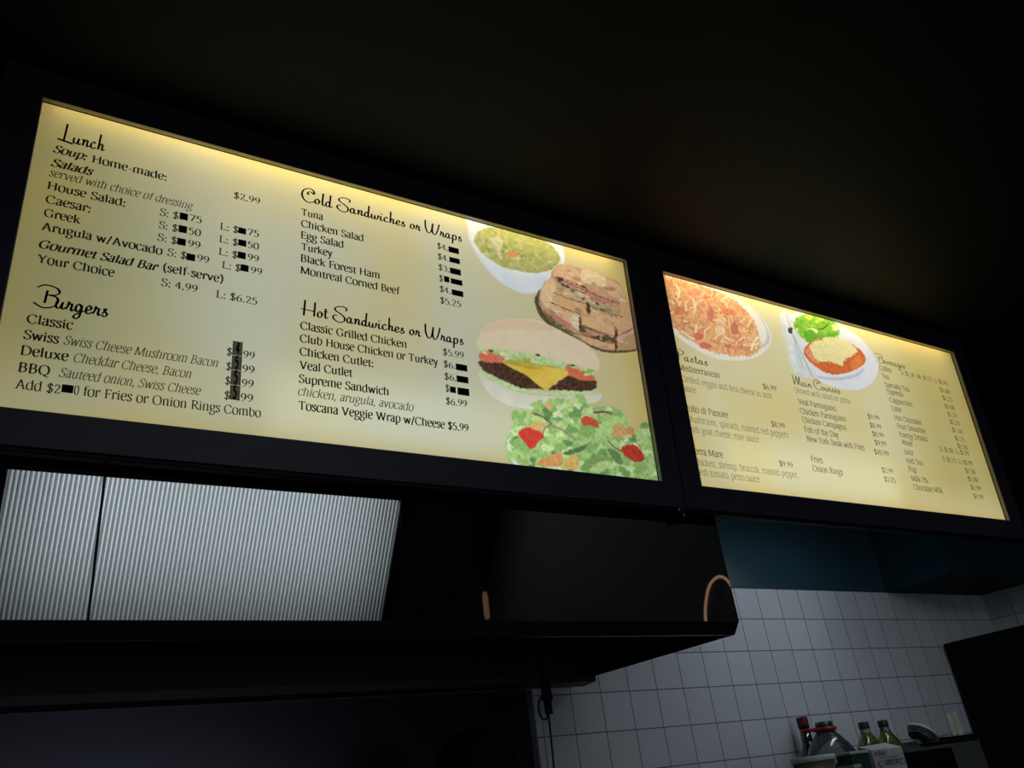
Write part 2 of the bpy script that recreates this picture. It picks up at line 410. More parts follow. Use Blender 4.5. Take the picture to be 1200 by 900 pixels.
def glyph(font, ch, thick, thin, mono):
    parts = font[ch].split('|'); adv = float(parts[0]); polys = []
    for st in parts[1:]:
        k, rest = st[0], st[1:].strip().split()
        P = [tuple(float(c) for c in p.split(',')) for p in rest]
        if k in 'COL':
            Q = catmull(P, k == 'O') if k != 'L' else [Vector(p) for p in P]
            closed = k == 'O'; n = len(Q); Ls = []; Rs = []
            for i in range(n):
                a = Q[i - 1] if closed or i > 0 else Q[i]; b = Q[(i + 1) % n] if closed or i < n - 1 else Q[i]
                t = (b - a).normalized(); nr = Vector((-t.y, t.x))
                w = max(thin, thick * abs(math.sin(math.atan2(t.y, t.x) - math.radians(14))))
                Ls.append(Q[i] + nr * w / 2); Rs.append(Q[i] - nr * w / 2)
            for i in range(n if closed else n - 1):
                j = (i + 1) % n; polys.append([Ls[i], Ls[j], Rs[j], Rs[i]])
        elif k == 'S':
            x, y = P[0]; h = thin * 0.9; y0 = y if y < 30 else y - h
            polys.append([Vector((x - 8.5, y0)), Vector((x + 8.5, y0)), Vector((x + 8.5, y0 + h)), Vector((x - 8.5, y0 + h))])
        elif k == 'T':
            x, y = P[0]; w = thick / 2
            polys.append([Vector((x - w - 6, y - 4)), Vector((x, y - 7)), Vector((x + w, y)), Vector((x + w - 2, y + 1))])
        elif k == 'U':
            x, y = P[0]; polys.append([Vector((x - 4, y - 1)), Vector((x + 6, y - 1)), Vector((x + 6, y + 2)), Vector((x - 4, y + 5))])
        elif k == 'F':
            x, y = P[0]; polys.append([Vector((x - thin * .6, y - 6)), Vector((x + thin * .6, y - 6)), Vector((x + thin * .6, y + 6)), Vector((x - thin * .6, y + 6))])
        elif k == 'D':
            x, y = P[0]; r = max(thick * 0.62, 4.4)
            polys.append([Vector((x + r * math.cos(2 * PI * q / 8), y + r * math.sin(2 * PI * q / 8))) for q in range(8)])
    return adv, polys

STYLES = {  # font, thick, thin, mono, slant
 'R': (ROMAN, 11.0, 5.2, False, 0), 'B': (ROMAN, 13.2, 6.2, False, 0), 'I': (ROMAN, 10.0, 5.0, False, 0.24), 'J': (ROMAN, 15.0, 6.6, False, 0.24),
 'D': (ROMAN, 17.0, 13.0, False, 0), 'L': (ROMAN, 8.4, 4.4, False, 0), 'K': (ROMAN, 10.5, 5.4, False, 0), 'H': (SCRIPT, 9.6, 4.8, True, 0.04), 'h': (SCRIPT, 7.0, 3.8, True, 0.04)}

def text_mesh(txt, style, cap, x, z, width, y, ysign=-1):
    """flat printed lettering in the x-z plane at depth y; cap height and width in metres"""
    font, thick, thin, mono, slant = STYLES[style]
    pen = 0; polys = []
    for ch in txt:
        adv, ps = glyph(font, ch, thick, thin, mono)
        if ch.islower() and not mono:       # generous x-height
            for p in ps:
                for v in p: v.y = v.y * 1.10 if v.y < 45 else 49.5 + (v.y - 45) * 0.82
        polys += [[(v.x + pen + slant * v.y, v.y) for v in p] for p in ps]
        pen += adv + (0 if mono else 1.5)
    sz = cap / 66.0
    xs = [p[0] for q in polys for p in q]
    xa, xb = min(xs), max(xs)
    sx = width / (xb - xa) if width else sz
    V = []; F = []
    for q in polys:
        b = len(V)
        V += [(x + (p[0] - xa) * sx, y, z + p[1] * sz) for p in q]
        F.append(tuple(range(b, b + len(q))))
    return V, F

TEXT = [  # sign, kind, style, cap height mm, text, x mm, y mm, width mm (from the cabinet's lower left corner)
 (1, 'line', 'J', 18.8, 'Soup:', 110.9, 659.8, 65.0),
 (1, 'line', 'B', 18.8, 'Home-made:', 185.5, 658.8, 150.5),
 (1, 'line', 'J', 18.8, 'Salads', 111.2, 624.1, 80.6),
 (1, 'line', 'I', 18.8, 'served with choice of dressing', 111.4, 597.7, 284.8),
 (1, 'line', 'B', 18.8, 'House Salad:', 113.0, 565.0, 147.2),
 (1, 'line', 'B', 18.8, 'Caesar:', 113.4, 530.9, 83.5),
 (1, 'line', 'B', 18.8, 'Greek', 114.7, 497.6, 67.0),
 (1, 'line', 'B', 18.8, 'Arugula w/Avocado', 115.0, 464.5, 228.7),
 (1, 'line', 'J', 18.8, 'Gourmet Salad Bar', 115.6, 422.6, 224.1),
 (1, 'line', 'B', 18.8, '(self-serve)', 347.8, 425.6, 124.8),
 (1, 'line', 'B', 18.8, 'Your Choice', 117.1, 388.5, 140.1),
 (1, 'line', 'B', 18.8, 'Classic', 117.4, 253.2, 79.8),
 (1, 'line', 'B', 18.8, 'Swiss', 117.1, 218.9, 59.8),
 (1, 'line', 'I', 18.8, 'Swiss Cheese Mushroom Bacon', 184.7, 219.7, 289.4),
 (1, 'line', 'B', 18.8, 'Deluxe', 117.5, 185.5, 80.1),
 (1, 'line', 'I', 18.8, 'Cheddar Cheese, Bacon', 206.0, 185.6, 216.8),
 (1, 'line', 'B', 18.8, 'BBQ', 118.7, 150.3, 51.6),
 (1, 'line', 'I', 18.8, 'Sauteed onion, Swiss Cheese', 185.6, 150.8, 258.6),
 (1, 'line', 'R', 18.8, 'Add $2', 118.4, 116.0, 73.1),
 (1, 'line', 'R', 18.8, '0', 214.5, 118.6, 8.7),
 (1, 'line', 'R', 18.8, 'for Fries or Onion Rings Combo', 230.9, 118.2, 337.2),
 (1, 'line', 'B', 19.5, 'Tuna', 643.0, 657.8, 54.4),
 (1, 'line', 'B', 19.5, 'Chicken Salad', 642.7, 624.7, 160.3),
 (1, 'line', 'B', 19.5, 'Egg Salad', 643.5, 591.4, 107.2),
 (1, 'line', 'B', 19.5, 'Turkey', 644.8, 558.4, 77.4),
 (1, 'line', 'B', 19.5, 'Black Forest Ham', 644.5, 526.1, 199.6),
 (1, 'line', 'B', 19.5, 'Montreal Corned Beef', 644.6, 493.2, 253.6),
 (1, 'line', 'B', 19.5, 'Classic Grilled Chicken', 646.9, 346.1, 263.8),
 (1, 'line', 'B', 19.5, 'Club House Chicken or Turkey', 646.7, 313.3, 347.8),
 (1, 'line', 'B', 19.5, 'Chicken Cutlet:', 646.9, 280.0, 176.6),
 (1, 'line', 'B', 19.5, 'Veal Cutlet', 647.7, 246.3, 123.8),
 (1, 'line', 'B', 19.5, 'Supreme Sandwich', 646.5, 212.7, 214.3),
 (1, 'line', 'I', 19.5, 'chicken, arugula, avocado', 645.9, 181.8, 278.0),
 (1, 'line', 'B', 19.5, 'Toscana Veggie Wrap w/Cheese $5.99', 647.6, 148.2, 420.9),
 (1, 'price', 'R', 18.2, '$2.99', 482.6, 658.0, 61.2),
 (1, 'price', 'R', 18.2, 'S: $', 329.1, 564.3, 39.2),
 (1, 'price', 'R', 18.2, '75', 391.6, 567.5, 26.1),
 (1, 'price', 'R', 18.2, 'S: $', 330.1, 530.9, 39.0),
 (1, 'price', 'R', 18.2, '50', 391.8, 532.8, 26.4),
 (1, 'price', 'R', 18.2, 'S: $', 330.1, 498.7, 39.7),
 (1, 'price', 'R', 18.2, '99', 393.0, 500.2, 26.3),
 (1, 'price', 'R', 18.2, 'S: $', 353.0, 466.3, 38.8),
 (1, 'price', 'R', 18.2, '99', 414.4, 467.6, 25.8),
 (1, 'price', 'R', 18.2, 'L: $', 458.2, 563.7, 39.7),
 (1, 'price', 'R', 18.2, '75', 519.8, 565.7, 25.2),
 (1, 'price', 'R', 18.2, 'L: $', 458.4, 529.5, 40.5),
 (1, 'price', 'R', 18.2, '50', 520.7, 531.7, 25.7),
 (1, 'price', 'R', 18.2, 'L: $', 459.3, 496.2, 40.5),
 (1, 'price', 'R', 18.2, '99', 522.2, 498.3, 25.6),
 (1, 'price', 'R', 18.2, 'L: $', 468.4, 463.6, 39.6),
 (1, 'price', 'R', 18.2, '99', 530.6, 465.7, 25.7),
 (1, 'price', 'R', 18.2, 'S: 4.99', 346.8, 389.3, 74.0),
 (1, 'price', 'R', 18.2, 'L: $6.25', 460.3, 386.8, 88.4),
 (1, 'price', 'R', 18.2, '$', 489.7, 251.6, 11.2),
 (1, 'price', 'R', 18.2, '99', 524.4, 251.1, 24.8),
 (1, 'price', 'R', 18.2, '$', 490.6, 216.9, 10.4),
 (1, 'price', 'R', 18.2, '99', 524.3, 217.2, 25.7),
 (1, 'price', 'R', 18.2, '$', 490.1, 183.7, 10.9),
 (1, 'price', 'R', 18.2, '99', 524.7, 183.9, 25.0),
 (1, 'price', 'R', 18.2, '$', 490.4, 150.0, 11.5),
 (1, 'price', 'R', 18.2, '99', 523.9, 150.5, 26.0),
 (1, 'price', 'R', 18.4, '$4.', 1008.7, 660.4, 31.2),
 (1, 'price', 'R', 18.4, '$4.', 1009.0, 627.3, 31.5),
 (1, 'price', 'R', 18.4, '$3.', 1009.3, 594.0, 31.3),
 (1, 'price', 'R', 18.4, '$', 1009.6, 560.3, 11.4),
 (1, 'price', 'R', 18.4, '$4.', 1009.7, 528.3, 31.3),
 (1, 'price', 'R', 18.4, '$5.25', 1009.1, 494.5, 60.6),
 (1, 'price', 'R', 18.4, '$5.99', 1009.0, 346.0, 59.4),
 (1, 'price', 'R', 18.4, '$6.', 1009.0, 312.6, 32.6),
 (1, 'price', 'R', 18.4, '$6.', 1009.6, 279.0, 32.3),
 (1, 'price', 'R', 18.4, '$', 1010.1, 246.9, 11.5),
 (1, 'price', 'R', 18.4, '$6.99', 1009.9, 212.9, 58.6),
 (1, 'heading', 'H', 43, 'Lunch', 115.0, 694.2, 91.6),
 (1, 'heading', 'H', 43, 'Burgers', 123.0, 293.7, 132.4),
 (1, 'heading', 'H', 37, 'Cold Sandwiches or Wraps', 641.0, 701.4, 444.9),
 (1, 'heading', 'H', 37, 'Hot Sandwiches or Wraps', 648.1, 384.6, 422.3),
 (2, 'line', 'K', 20, 'Mediterranean', 82.9, 439.9, 171.1),
 (2, 'line', 'L', 20, 'Grilled veggie and feta cheese in aioli', 88.4, 402.5, 387.0),
 (2, 'line', 'L', 20, 'sauce', 83.8, 370.9, 53.9),
 (2, 'line', 'K', 20, 'Pollo di Pastore', 80.4, 305.6, 174.4),
 (2, 'line', 'L', 20, 'Mushroom, spinach, roasted red peppers', 81.2, 271.8, 428.5),
 (2, 'line', 'L', 20, 'with goat cheese, rose sauce', 75.5, 239.2, 293.3),
 (2, 'line', 'K', 20, 'Terra Mare', 70.0, 171.2, 129.4),
 (2, 'line', 'L', 20, 'Chicken, shrimp, broccoli, roasted pepper,', 73.9, 138.0, 439.4),
 (2, 'line', 'L', 20, 'fresh tomato, pesto sauce', 74.1, 107.8, 259.8),
 (2, 'line', 'L', 20, 'Served with salad or pasta', 596.9, 443.7, 283.4),
 (2, 'line', 'K', 20, 'Veal Parmigiano', 600.1, 402.4, 189.3),
 (2, 'line', 'K', 20, 'Chicken Parmigiano', 598.2, 368.8, 232.1),
 (2, 'line', 'K', 20, 'Chicken Campagna', 597.7, 337.3, 219.7),
 (2, 'line', 'K', 20, 'Fish of the Day', 597.8, 303.2, 169.3),
 (2, 'line', 'K', 20, 'New York Steak with Fries', 598.6, 271.2, 290.7),
 (2, 'line', 'K', 20, 'Fries', 595.2, 200.8, 55.9),
 (2, 'line', 'K', 20, 'Onion Rings', 592.4, 168.9, 145.9),
 (2, 'line', 'K', 20, 'Coffee', 1112.7, 614.1, 72.2),
 (2, 'line', 'K', 20, 'Tea', 1115.4, 580.9, 39.9),
 (2, 'line', 'K', 20, 'Specialty Tea', 1117.3, 547.2, 145.7),
 (2, 'line', 'K', 20, 'Espresso', 1119.5, 519.2, 94.8),
 (2, 'line', 'K', 20, 'Cappuccino', 1118.6, 485.6, 135.6),
 (2, 'line', 'K', 20, 'Latte', 1118.0, 451.6, 56.2),
 (2, 'line', 'K', 20, 'Hot Chocolate', 1116.9, 414.6, 160.9),
 (2, 'line', 'K', 20, 'Fruit Smoothie', 1118.4, 381.5, 168.9),
 (2, 'line', 'K', 20, 'Energy Drinks', 1118.0, 349.2, 163.6),
 (2, 'line', 'K', 20, 'Water', 1118.1, 319.2, 63.6),
 (2, 'line', 'K', 20, 'Juice', 1115.5, 283.3, 52.8),
 (2, 'line', 'K', 20, 'Iced Tea', 1113.1, 249.4, 94.1),
 (2, 'line', 'K', 20, 'Pop', 1112.4, 217.3, 44.3),
 (2, 'line', 'K', 20, 'Milk 2%', 1112.4, 182.7, 93.6),
 (2, 'line', 'K', 20, 'Chocolate Milk', 1110.1, 151.0, 171.1),
 (2, 'price', 'K', 19, '$6.99', 443.8, 433.6, 61.7),
 (2, 'price', 'K', 19, '$8.99', 443.1, 302.5, 61.5),
 (2, 'price', 'K', 19, '$9.99', 438.8, 169.8, 60.6),
 (2, 'price', 'K', 19, '$9.99', 957.7, 398.7, 65.6),
 (2, 'price', 'K', 19, '$8.99', 957.3, 365.0, 62.7),
 (2, 'price', 'K', 19, '$8.99', 957.6, 332.4, 62.8),
 (2, 'price', 'K', 19, '$9.99', 958.0, 300.1, 62.8),
 (2, 'price', 'K', 19, '$10.99', 939.5, 264.2, 79.5),
 (2, 'price', 'K', 19, '$2.99', 955.2, 199.4, 60.4),
 (2, 'price', 'K', 19, '$3.25', 954.1, 166.0, 61.0),
 (2, 'price', 'K', 19, 'S: $1.30  M: $1.55  L: $1.90', 1242.6, 618.2, 300.1),
 (2, 'price', 'K', 19, '$1.00', 1475.7, 579.9, 64.8),
 (2, 'price', 'K', 19, '$1.25', 1476.0, 546.4, 63.7),
 (2, 'price', 'K', 19, '$2.00', 1473.5, 510.9, 63.6),
 (2, 'price', 'K', 19, '$2.25', 1473.8, 478.0, 61.5),
 (2, 'price', 'K', 19, '$2.25', 1473.6, 445.2, 63.1),
 (2, 'price', 'K', 19, '$1.50', 1471.3, 411.1, 65.3),
 (2, 'price', 'K', 19, '$2.25', 1470.7, 377.1, 66.2),
 (2, 'price', 'K', 19, '$2.50', 1471.4, 346.0, 64.9),
 (2, 'price', 'K', 19, 'S: $1.00  L: $1.99', 1346.9, 320.8, 186.7),
 (2, 'price', 'K', 19, 'S: $1.25  L: $1.99', 1343.0, 280.6, 192.7),
 (2, 'price', 'K', 19, '$1.50', 1471.4, 247.2, 64.1),
 (2, 'price', 'K', 19, '$1.00', 1471.6, 215.0, 65.4),
 (2, 'price', 'K', 19, '$1.99', 1471.4, 181.4, 66.3),
 (2, 'price', 'K', 19, '$1.99', 1472.5, 147.6, 62.9),
 (2, 'heading', 'h', 34, 'Pastas', 71.8, 475.2, 139.6),
 (2, 'heading', 'h', 34, 'Main Courses', 599.1, 473.7, 238.7),
 (2, 'heading', 'h', 34, 'Beverages', 1106.2, 646.9, 176.1),
]
PATCHES = [(370.4, 565.6, 387.6, 583.5), (370.7, 531.8, 388.3, 550.0), (370.5, 498.9, 388.3, 516.3), (392.0, 465.0, 410.3, 482.2), (497.7, 564.5, 515.2, 580.6), (499.4, 531.7, 517.4, 548.1), (499.9, 498.0, 517.7, 515.3), (507.8, 466.1, 525.7, 483.5), (193.6, 119.6, 213.3, 135.9), (1042.4, 658.0, 1073.4, 675.7), (1043.1, 626.7, 1074.3, 642.8), (1042.7, 591.4, 1075.1, 609.4), (1023.9, 561.2, 1039.2, 578.8), (1043.8, 560.7, 1077.4, 576.9), (1044.4, 526.4, 1078.2, 543.3), (1043.0, 310.2, 1075.2, 327.9), (1043.3, 277.3, 1076.1, 295.0), (1022.7, 245.6, 1039.1, 261.9), (1044.0, 243.2, 1076.6, 262.5)]
DIGIT_STRIP = (501.2, 149.5, 522.3, 288.0)
ART = [  # picture, sign, colour, second colour, grain mm, grain amount, edge wobble mm, stroke width mm, softness, outline mm
 ('soup',1,(200,208,226),(184,194,218),40,0.5,0.3,0,1,[(1118,834),(1108,756),(1113,706),(1149,644),(1198,603),(1267,583),(1324,603),(1367,650),(1419,706),(1430,751),(1425,798),(1424,860)]),
 ('soup',1,(208,214,226),None,20,0.3,0.3,0,1,[(1114,761),(1119,708),(1167,654),(1243,641),(1311,651),(1377,677),(1418,719),(1425,752),(1403,785),(1376,846),(1123,836)]),
 ('soup',1,(170,169,121),(137,146,73),11,0.7,1.0,0,1,[(1127,728),(1146,756),(1195,781),(1300,786),(1376,778),(1408,748),(1407,719),(1365,681),(1305,658),(1226,653),(1162,671),(1130,702)]),
 ('soup',1,(189,189,161),(168,168,124),5,0.6,1.5,0,1,[(1174,735),(1202,752),(1219,741),(1208,707),(1210,678),(1199,684),(1187,720)]),
 ('soup',1,(134,147,84),None,5,0.3,1.2,0,1,[(1215,722),(1225,730),(1234,727),(1224,718)]),
 ('soup',1,(146,148,86),None,5,0.3,1.2,0,1,[(1336,728),(1346,736),(1355,733),(1344,725)]),
 ('soup',1,(182,180,133),None,5,0.3,1.2,0,1,[(1192,727),(1200,733),(1207,731),(1199,724)]),
 ('soup',1,(134,147,84),None,5,0.3,1.2,0,1,[(1158,700),(1169,710),(1179,706),(1168,696)]),
 ('soup',1,(134,147,84),None,5,0.3,1.2,0,1,[(1362,687),(1372,695),(1381,692),(1371,684)]),
 ('soup',1,(134,147,84),None,5,0.3,1.2,0,1,[(1270,703),(1284,714),(1295,710),(1282,699)]),
 ('soup',1,(146,148,86),None,5,0.3,1.2,0,1,[(1272,724),(1280,731),(1288,728),(1279,722)]),
 ('soup',1,(182,180,133),None,5,0.3,1.2,0,1,[(1165,709),(1176,718),(1186,714),(1175,705)]),
 ('soup',1,(134,147,84),None,5,0.3,1.2,0,1,[(1164,691),(1170,696),(1176,694),(1170,689)]),
 ('soup',1,(182,180,133),None,5,0.3,1.2,0,1,[(1273,730),(1279,735),(1283,733),(1278,729)]),
 ('soup',1,(192,190,148),None,5,0.3,1.2,0,1,[(1252,693),(1263,702),(1273,699),(1262,689)]),
 ('soup',1,(182,180,133),None,5,0.3,1.2,0,1,[(1278,700),(1285,706),(1291,704),(1284,698)]),
 ('soup',1,(146,148,86),None,5,0.3,1.2,0,1,[(1304,716),(1314,724),(1323,721),(1313,713)]),
 ('soup',1,(146,148,86),None,5,0.3,1.2,0,1,[(1255,708),(1264,715),(1272,712),(1263,705)]),
 ('soup',1,(156,160,105),None,5,0.3,1.2,0,1,[(1376,727),(1385,734),(1393,731),(1384,724)]),
 ('soup',1,(134,147,84),None,5,0.3,1.2,0,1,[(1177,697),(1182,701),(1186,700),(1182,696)]),
 ('soup',1,(156,160,105),None,5,0.3,1.2,0,1,[(1315,690),(1328,700),(1339,696),(1326,686)]),
 ('soup',1,(192,190,148),None,5,0.3,1.2,0,1,[(1218,707),(1227,714),(1235,711),(1226,704)]),
 ('soup',1,(134,147,84),None,5,0.3,1.2,0,1,[(1159,726),(1166,732),(1172,729),(1165,724)]),
 ('soup',1,(192,190,148),None,5,0.3,1.2,0,1,[(1151,680),(1160,688),(1169,685),(1159,677)]),
 ('soup',1,(134,147,84),None,5,0.3,1.2,0,1,[(1204,704),(1214,712),(1223,709),(1213,700)]),
 ('soup',1,(192,190,148),None,5,0.3,1.2,0,1,[(1363,708),(1373,716),(1382,713),(1372,705)]),
 ('soup',1,(182,180,133),None,5,0.3,1.2,0,1,[(1154,676),(1159,681),(1164,679),(1159,674)]),
 ('soup',1,(182,180,133),None,5,0.3,1.2,0,1,[(1228,665),(1237,672),(1245,669),(1236,662)]),
 ('soup',1,(192,190,148),None,5,0.3,1.2,0,1,[(1240,691),(1252,701),(1263,697),(1250,687)]),
 ('soup',1,(156,160,105),None,5,0.3,1.2,0,1,[(1346,714),(1355,721),(1362,718),(1354,712)]),
 ('soup',1,(195,141,84),None,5,0.3,0.6,0,1,[(1228,703),(1244,714),(1265,711),(1257,697),(1236,693)]),
 ('soup',1,(189,143,91),None,5,0.3,0.6,0,1,[(1339,680),(1356,689),(1370,688),(1354,675)]),
 ('soup',1,(134,131,112),None,5,0.3,0,3,1,[(1169,783),(1200,760)]),
 ('sandwich',1,(72,64,50),(96,86,66),10,0.5,0.3,0,1,[(1421,619),(1371,626),(1331,611),(1314,589),(1305,564),(1320,518),(1366,489),(1451,465),(1514,450),(1581,456),(1658,480),(1664,511)]),
 ('sandwich',1,(188,157,126),(154,118,90),9,0.5,0.8,0,1,[(1382,690),(1421,716),(1480,717),(1501,718),(1576,713),(1626,699),(1649,640),(1659,591),(1662,510),(1657,487),(1582,464),(1515,457),(1452,472),(1392,500),(1345,521),(1321,556),(1325,597),(1347,638),(1368,656)]),
 ('sandwich',1,(203,169,140),(176,137,101),7,0.35,0.8,0,1,[(1380,678),(1399,702),(1434,718),(1478,703),(1481,663),(1440,666),(1388,664)]),
 ('sandwich',1,(215,198,170),(176,137,101),7,0.35,0.8,0,1,[(1486,712),(1528,719),(1574,706),(1578,674),(1521,671),(1481,674)]),
 ('sandwich',1,(203,172,143),(176,137,101),7,0.35,0.8,0,1,[(1581,703),(1622,693),(1639,656),(1587,644),(1568,672)]),
 ('sandwich',1,(209,184,153),(176,137,101),7,0.35,0.8,0,1,[(1327,598),(1346,632),(1378,658),(1382,617),(1364,576),(1346,554),(1327,574)]),
 ('sandwich',1,(203,169,129),(176,137,101),7,0.35,0.8,0,1,[(1364,576),(1416,582),(1458,561),(1448,521),(1408,523),(1354,544)]),
 ('sandwich',1,(203,168,129),(176,137,101),7,0.35,0.8,0,1,[(1463,551),(1517,555),(1575,542),(1574,510),(1511,517),(1458,525)]),
 ('sandwich',1,(202,163,126),(176,137,101),7,0.35,0.8,0,1,[(1584,550),(1653,591),(1659,540),(1590,511)]),
 ('sandwich',1,(197,162,123),(176,137,101),7,0.35,0.8,0,1,[(1378,610),(1432,607),(1490,598),(1489,562),(1434,572),(1370,584)]),
 ('sandwich',1,(203,168,129),(176,137,101),7,0.35,0.8,0,1,[(1499,594),(1554,578),(1618,582),(1610,561),(1544,556),(1498,564)]),
 ('sandwich',1,(202,163,126),(176,137,101),7,0.35,0.8,0,1,[(1455,491),(1512,482),(1576,484),(1569,464),(1509,462),(1451,475)]),
 ('sandwich',1,(175,144,105),(176,137,101),7,0.35,0.8,0,1,[(1586,502),(1664,536),(1657,487),(1583,467)]),
 ('sandwich',1,(209,198,180),(176,137,101),7,0.35,0.8,0,1,[(1424,544),(1457,551),(1452,508),(1426,511)]),
 ('sandwich',1,(197,159,120),(176,137,101),7,0.35,0.8,0,1,[(1619,659),(1649,646),(1655,593),(1616,578)]),
 ('sandwich',1,(90,66,58),(105,83,63),4,0.5,1.4,0,1,[(1387,663),(1439,660),(1482,660),(1498,644),(1475,631),(1411,640)]),
 ('sandwich',1,(194,141,134),(159,121,104),4,0.5,1.4,0,1,[(1395,662),(1452,658),(1481,653),(1499,641),(1469,637),(1411,646)]),
 ('sandwich',1,(181,177,141),(152,140,108),4,0.5,1.4,0,1,[(1413,637),(1449,637),(1495,630),(1497,607),(1439,610)]),
 ('sandwich',1,(191,126,119),(158,113,96),4,0.5,1.4,0,1,[(1501,644),(1556,637),(1614,627),(1593,610),(1538,606),(1498,617)]),
 ('sandwich',1,(163,157,122),(142,130,97),4,0.5,1.4,0,1,[(1502,613),(1572,605),(1610,604),(1604,589),(1547,576),(1501,589)]),
 ('sandwich',1,(185,120,111),(154,110,92),4,0.5,1.4,0,1,[(1354,541),(1396,528),(1426,511),(1405,501),(1357,516)]),
 ('sandwich',1,(96,100,62),(108,100,65),4,0.5,1.4,0,1,[(1330,545),(1358,522),(1417,497),(1448,490),(1416,488),(1356,504)]),
 ('sandwich',1,(84,74,54),(102,87,61),4,0.5,1.4,0,1,[(1458,521),(1516,511),(1577,502),(1567,485),(1506,485),(1456,499)]),
 ('sandwich',1,(187,136,123),(155,118,98),4,0.5,1.4,0,1,[(1468,514),(1523,508),(1537,500),(1488,495)]),
 ('sandwich',1,(208,162,152),(166,132,113),4,0.5,1.4,0,1,[(1583,513),(1660,561),(1654,540),(1589,500)]),
 ('sandwich',1,(60,48,42),(90,74,55),4,0.5,1.4,0,1,[(1388,664),(1414,666),(1406,652)]),
 ('sandwich',1,(62,46,36),(91,73,52),4,0.5,1.4,0,1,[(1487,605),(1499,594),(1493,563),(1485,572)]),
 ('sandwich',1,(70,52,40),(95,76,54),4,0.5,1.4,0,1,[(1454,548),(1460,537),(1455,494),(1448,499)]),
 ('sandwich',1,(66,50,38),(93,75,53),4,0.5,1.4,0,1,[(1582,543),(1587,520),(1576,466),(1571,475)]),
 ('sandwich',1,(139,139,102),None,4,0.3,1.2,0,1,[(1540,481),(1544,483),(1548,481),(1543,478)]),
 ('sandwich',1,(203,192,167),None,4,0.3,1.2,0,1,[(1391,500),(1395,503),(1400,500),(1395,498)]),
 ('sandwich',1,(139,139,102),None,4,0.3,1.2,0,1,[(1432,631),(1439,635),(1445,631),(1438,627)]),
 ('sandwich',1,(188,129,120),None,4,0.3,1.2,0,1,[(1529,469),(1537,473),(1543,468),(1535,464)]),
 ('sandwich',1,(208,174,162),None,4,0.3,1.2,0,1,[(1521,490),(1525,492),(1528,489),(1524,487)]),
 ('sandwich',1,(70,54,46),None,4,0.3,1.2,0,1,[(1505,619),(1510,622),(1514,619),(1509,616)]),
 ('sandwich',1,(70,54,46),None,4,0.3,1.2,0,1,[(1354,528),(1358,530),(1362,528),(1358,526)]),
 ('sandwich',1,(70,54,46),None,4,0.3,1.2,0,1,[(1344,498),(1348,500),(1352,498),(1348,495)]),
 ('sandwich',1,(188,129,120),None,4,0.3,1.2,0,1,[(1557,599),(1564,603),(1569,599),(1562,595)]),
 ('sandwich',1,(70,54,46),None,4,0.3,1.2,0,1,[(1548,614),(1553,617),(1558,614),(1552,611)]),
 ('sandwich',1,(169,171,132),None,4,0.3,1.2,0,1,[(1580,608),(1590,613),(1597,608),(1588,602)]),
 ('sandwich',1,(208,174,162),None,4,0.3,1.2,0,1,[(1510,608),(1517,611),(1523,607),(1516,604)]),
 ('sandwich',1,(139,139,102),None,4,0.3,1.2,0,1,[(1462,631),(1467,634),(1472,630),(1466,627)]),
 ('sandwich',1,(139,139,102),None,4,0.3,1.2,0,1,[(1572,575),(1578,578),(1582,575),(1576,572)]),
 ('sandwich',1,(188,129,120),None,4,0.3,1.2,0,1,[(1516,464),(1524,468),(1531,464),(1523,459)]),
 ('sandwich',1,(203,192,167),None,4,0.3,1.2,0,1,[(1519,491),(1527,496),(1533,491),(1526,487)]),
 ('sandwich',1,(208,174,162),None,4,0.3,1.2,0,1,[(1544,596),(1549,600),(1554,596),(1548,593)]),
 ('sandwich',1,(139,139,102),None,4,0.3,1.2,0,1,[(1595,593),(1600,596),(1604,593),(1599,590)]),
 ('sandwich',1,(188,129,120),None,4,0.3,1.2,0,1,[(1510,579),(1519,584),(1526,579),(1517,574)]),
 ('sandwich',1,(188,129,120),None,4,0.3,1.2,0,1,[(1415,487),(1419,489),(1422,487),(1418,484)]),
 ('sandwich',1,(70,54,46),None,4,0.3,1.2,0,1,[(1507,496),(1515,500),(1522,495),(1513,491)]),
 ('sandwich',1,(188,129,120),None,4,0.3,1.2,0,1,[(1469,609),(1475,613),(1480,609),(1474,606)]),
 ('sandwich',1,(139,139,102),None,4,0.3,1.2,0,1,[(1555,484),(1560,486),(1563,483),(1559,481)]),
 ('sandwich',1,(188,129,120),None,4,0.3,1.2,0,1,[(1542,484),(1550,488),(1557,484),(1548,479)]),
 ('sandwich',1,(208,174,162),None,4,0.3,1.2,0,1,[(1554,486),(1558,488),(1561,486),(1557,484)]),
 ('sandwich',1,(139,139,102),None,4,0.3,1.2,0,1,[(1359,511),(1368,516),(1375,510),(1366,506)]),
 ('sandwich',1,(169,171,132),None,4,0.3,1.2,0,1,[(1395,640),(1401,643),(1406,640),(1400,636)]),
 ('sandwich',1,(70,54,46),None,4,0.3,1.2,0,1,[(1520,607),(1529,612),(1536,606),(1527,602)]),
 ('sandwich',1,(169,171,132),None,4,0.3,1.2,0,1,[(1558,576),(1566,580),(1574,575),(1565,571)]),
 ('sandwich',1,(188,129,120),None,4,0.3,1.2,0,1,[(1446,625),(1450,627),(1453,625),(1449,623)]),
 ('sandwich',1,(139,139,102),None,4,0.3,1.2,0,1,[(1452,617),(1456,620),(1460,617),(1456,614)]),
 ('sandwich',1,(169,171,132),None,4,0.3,1.2,0,1,[(1560,612),(1568,616),(1574,612),(1566,607)]),
 ('sandwich',1,(139,139,102),None,4,0.3,1.2,0,1,[(1445,478),(1449,480),(1452,478),(1449,476)]),
 ('sandwich',1,(203,192,167),None,4,0.3,1.2,0,1,[(1503,612),(1507,614),(1510,612),(1506,609)]),
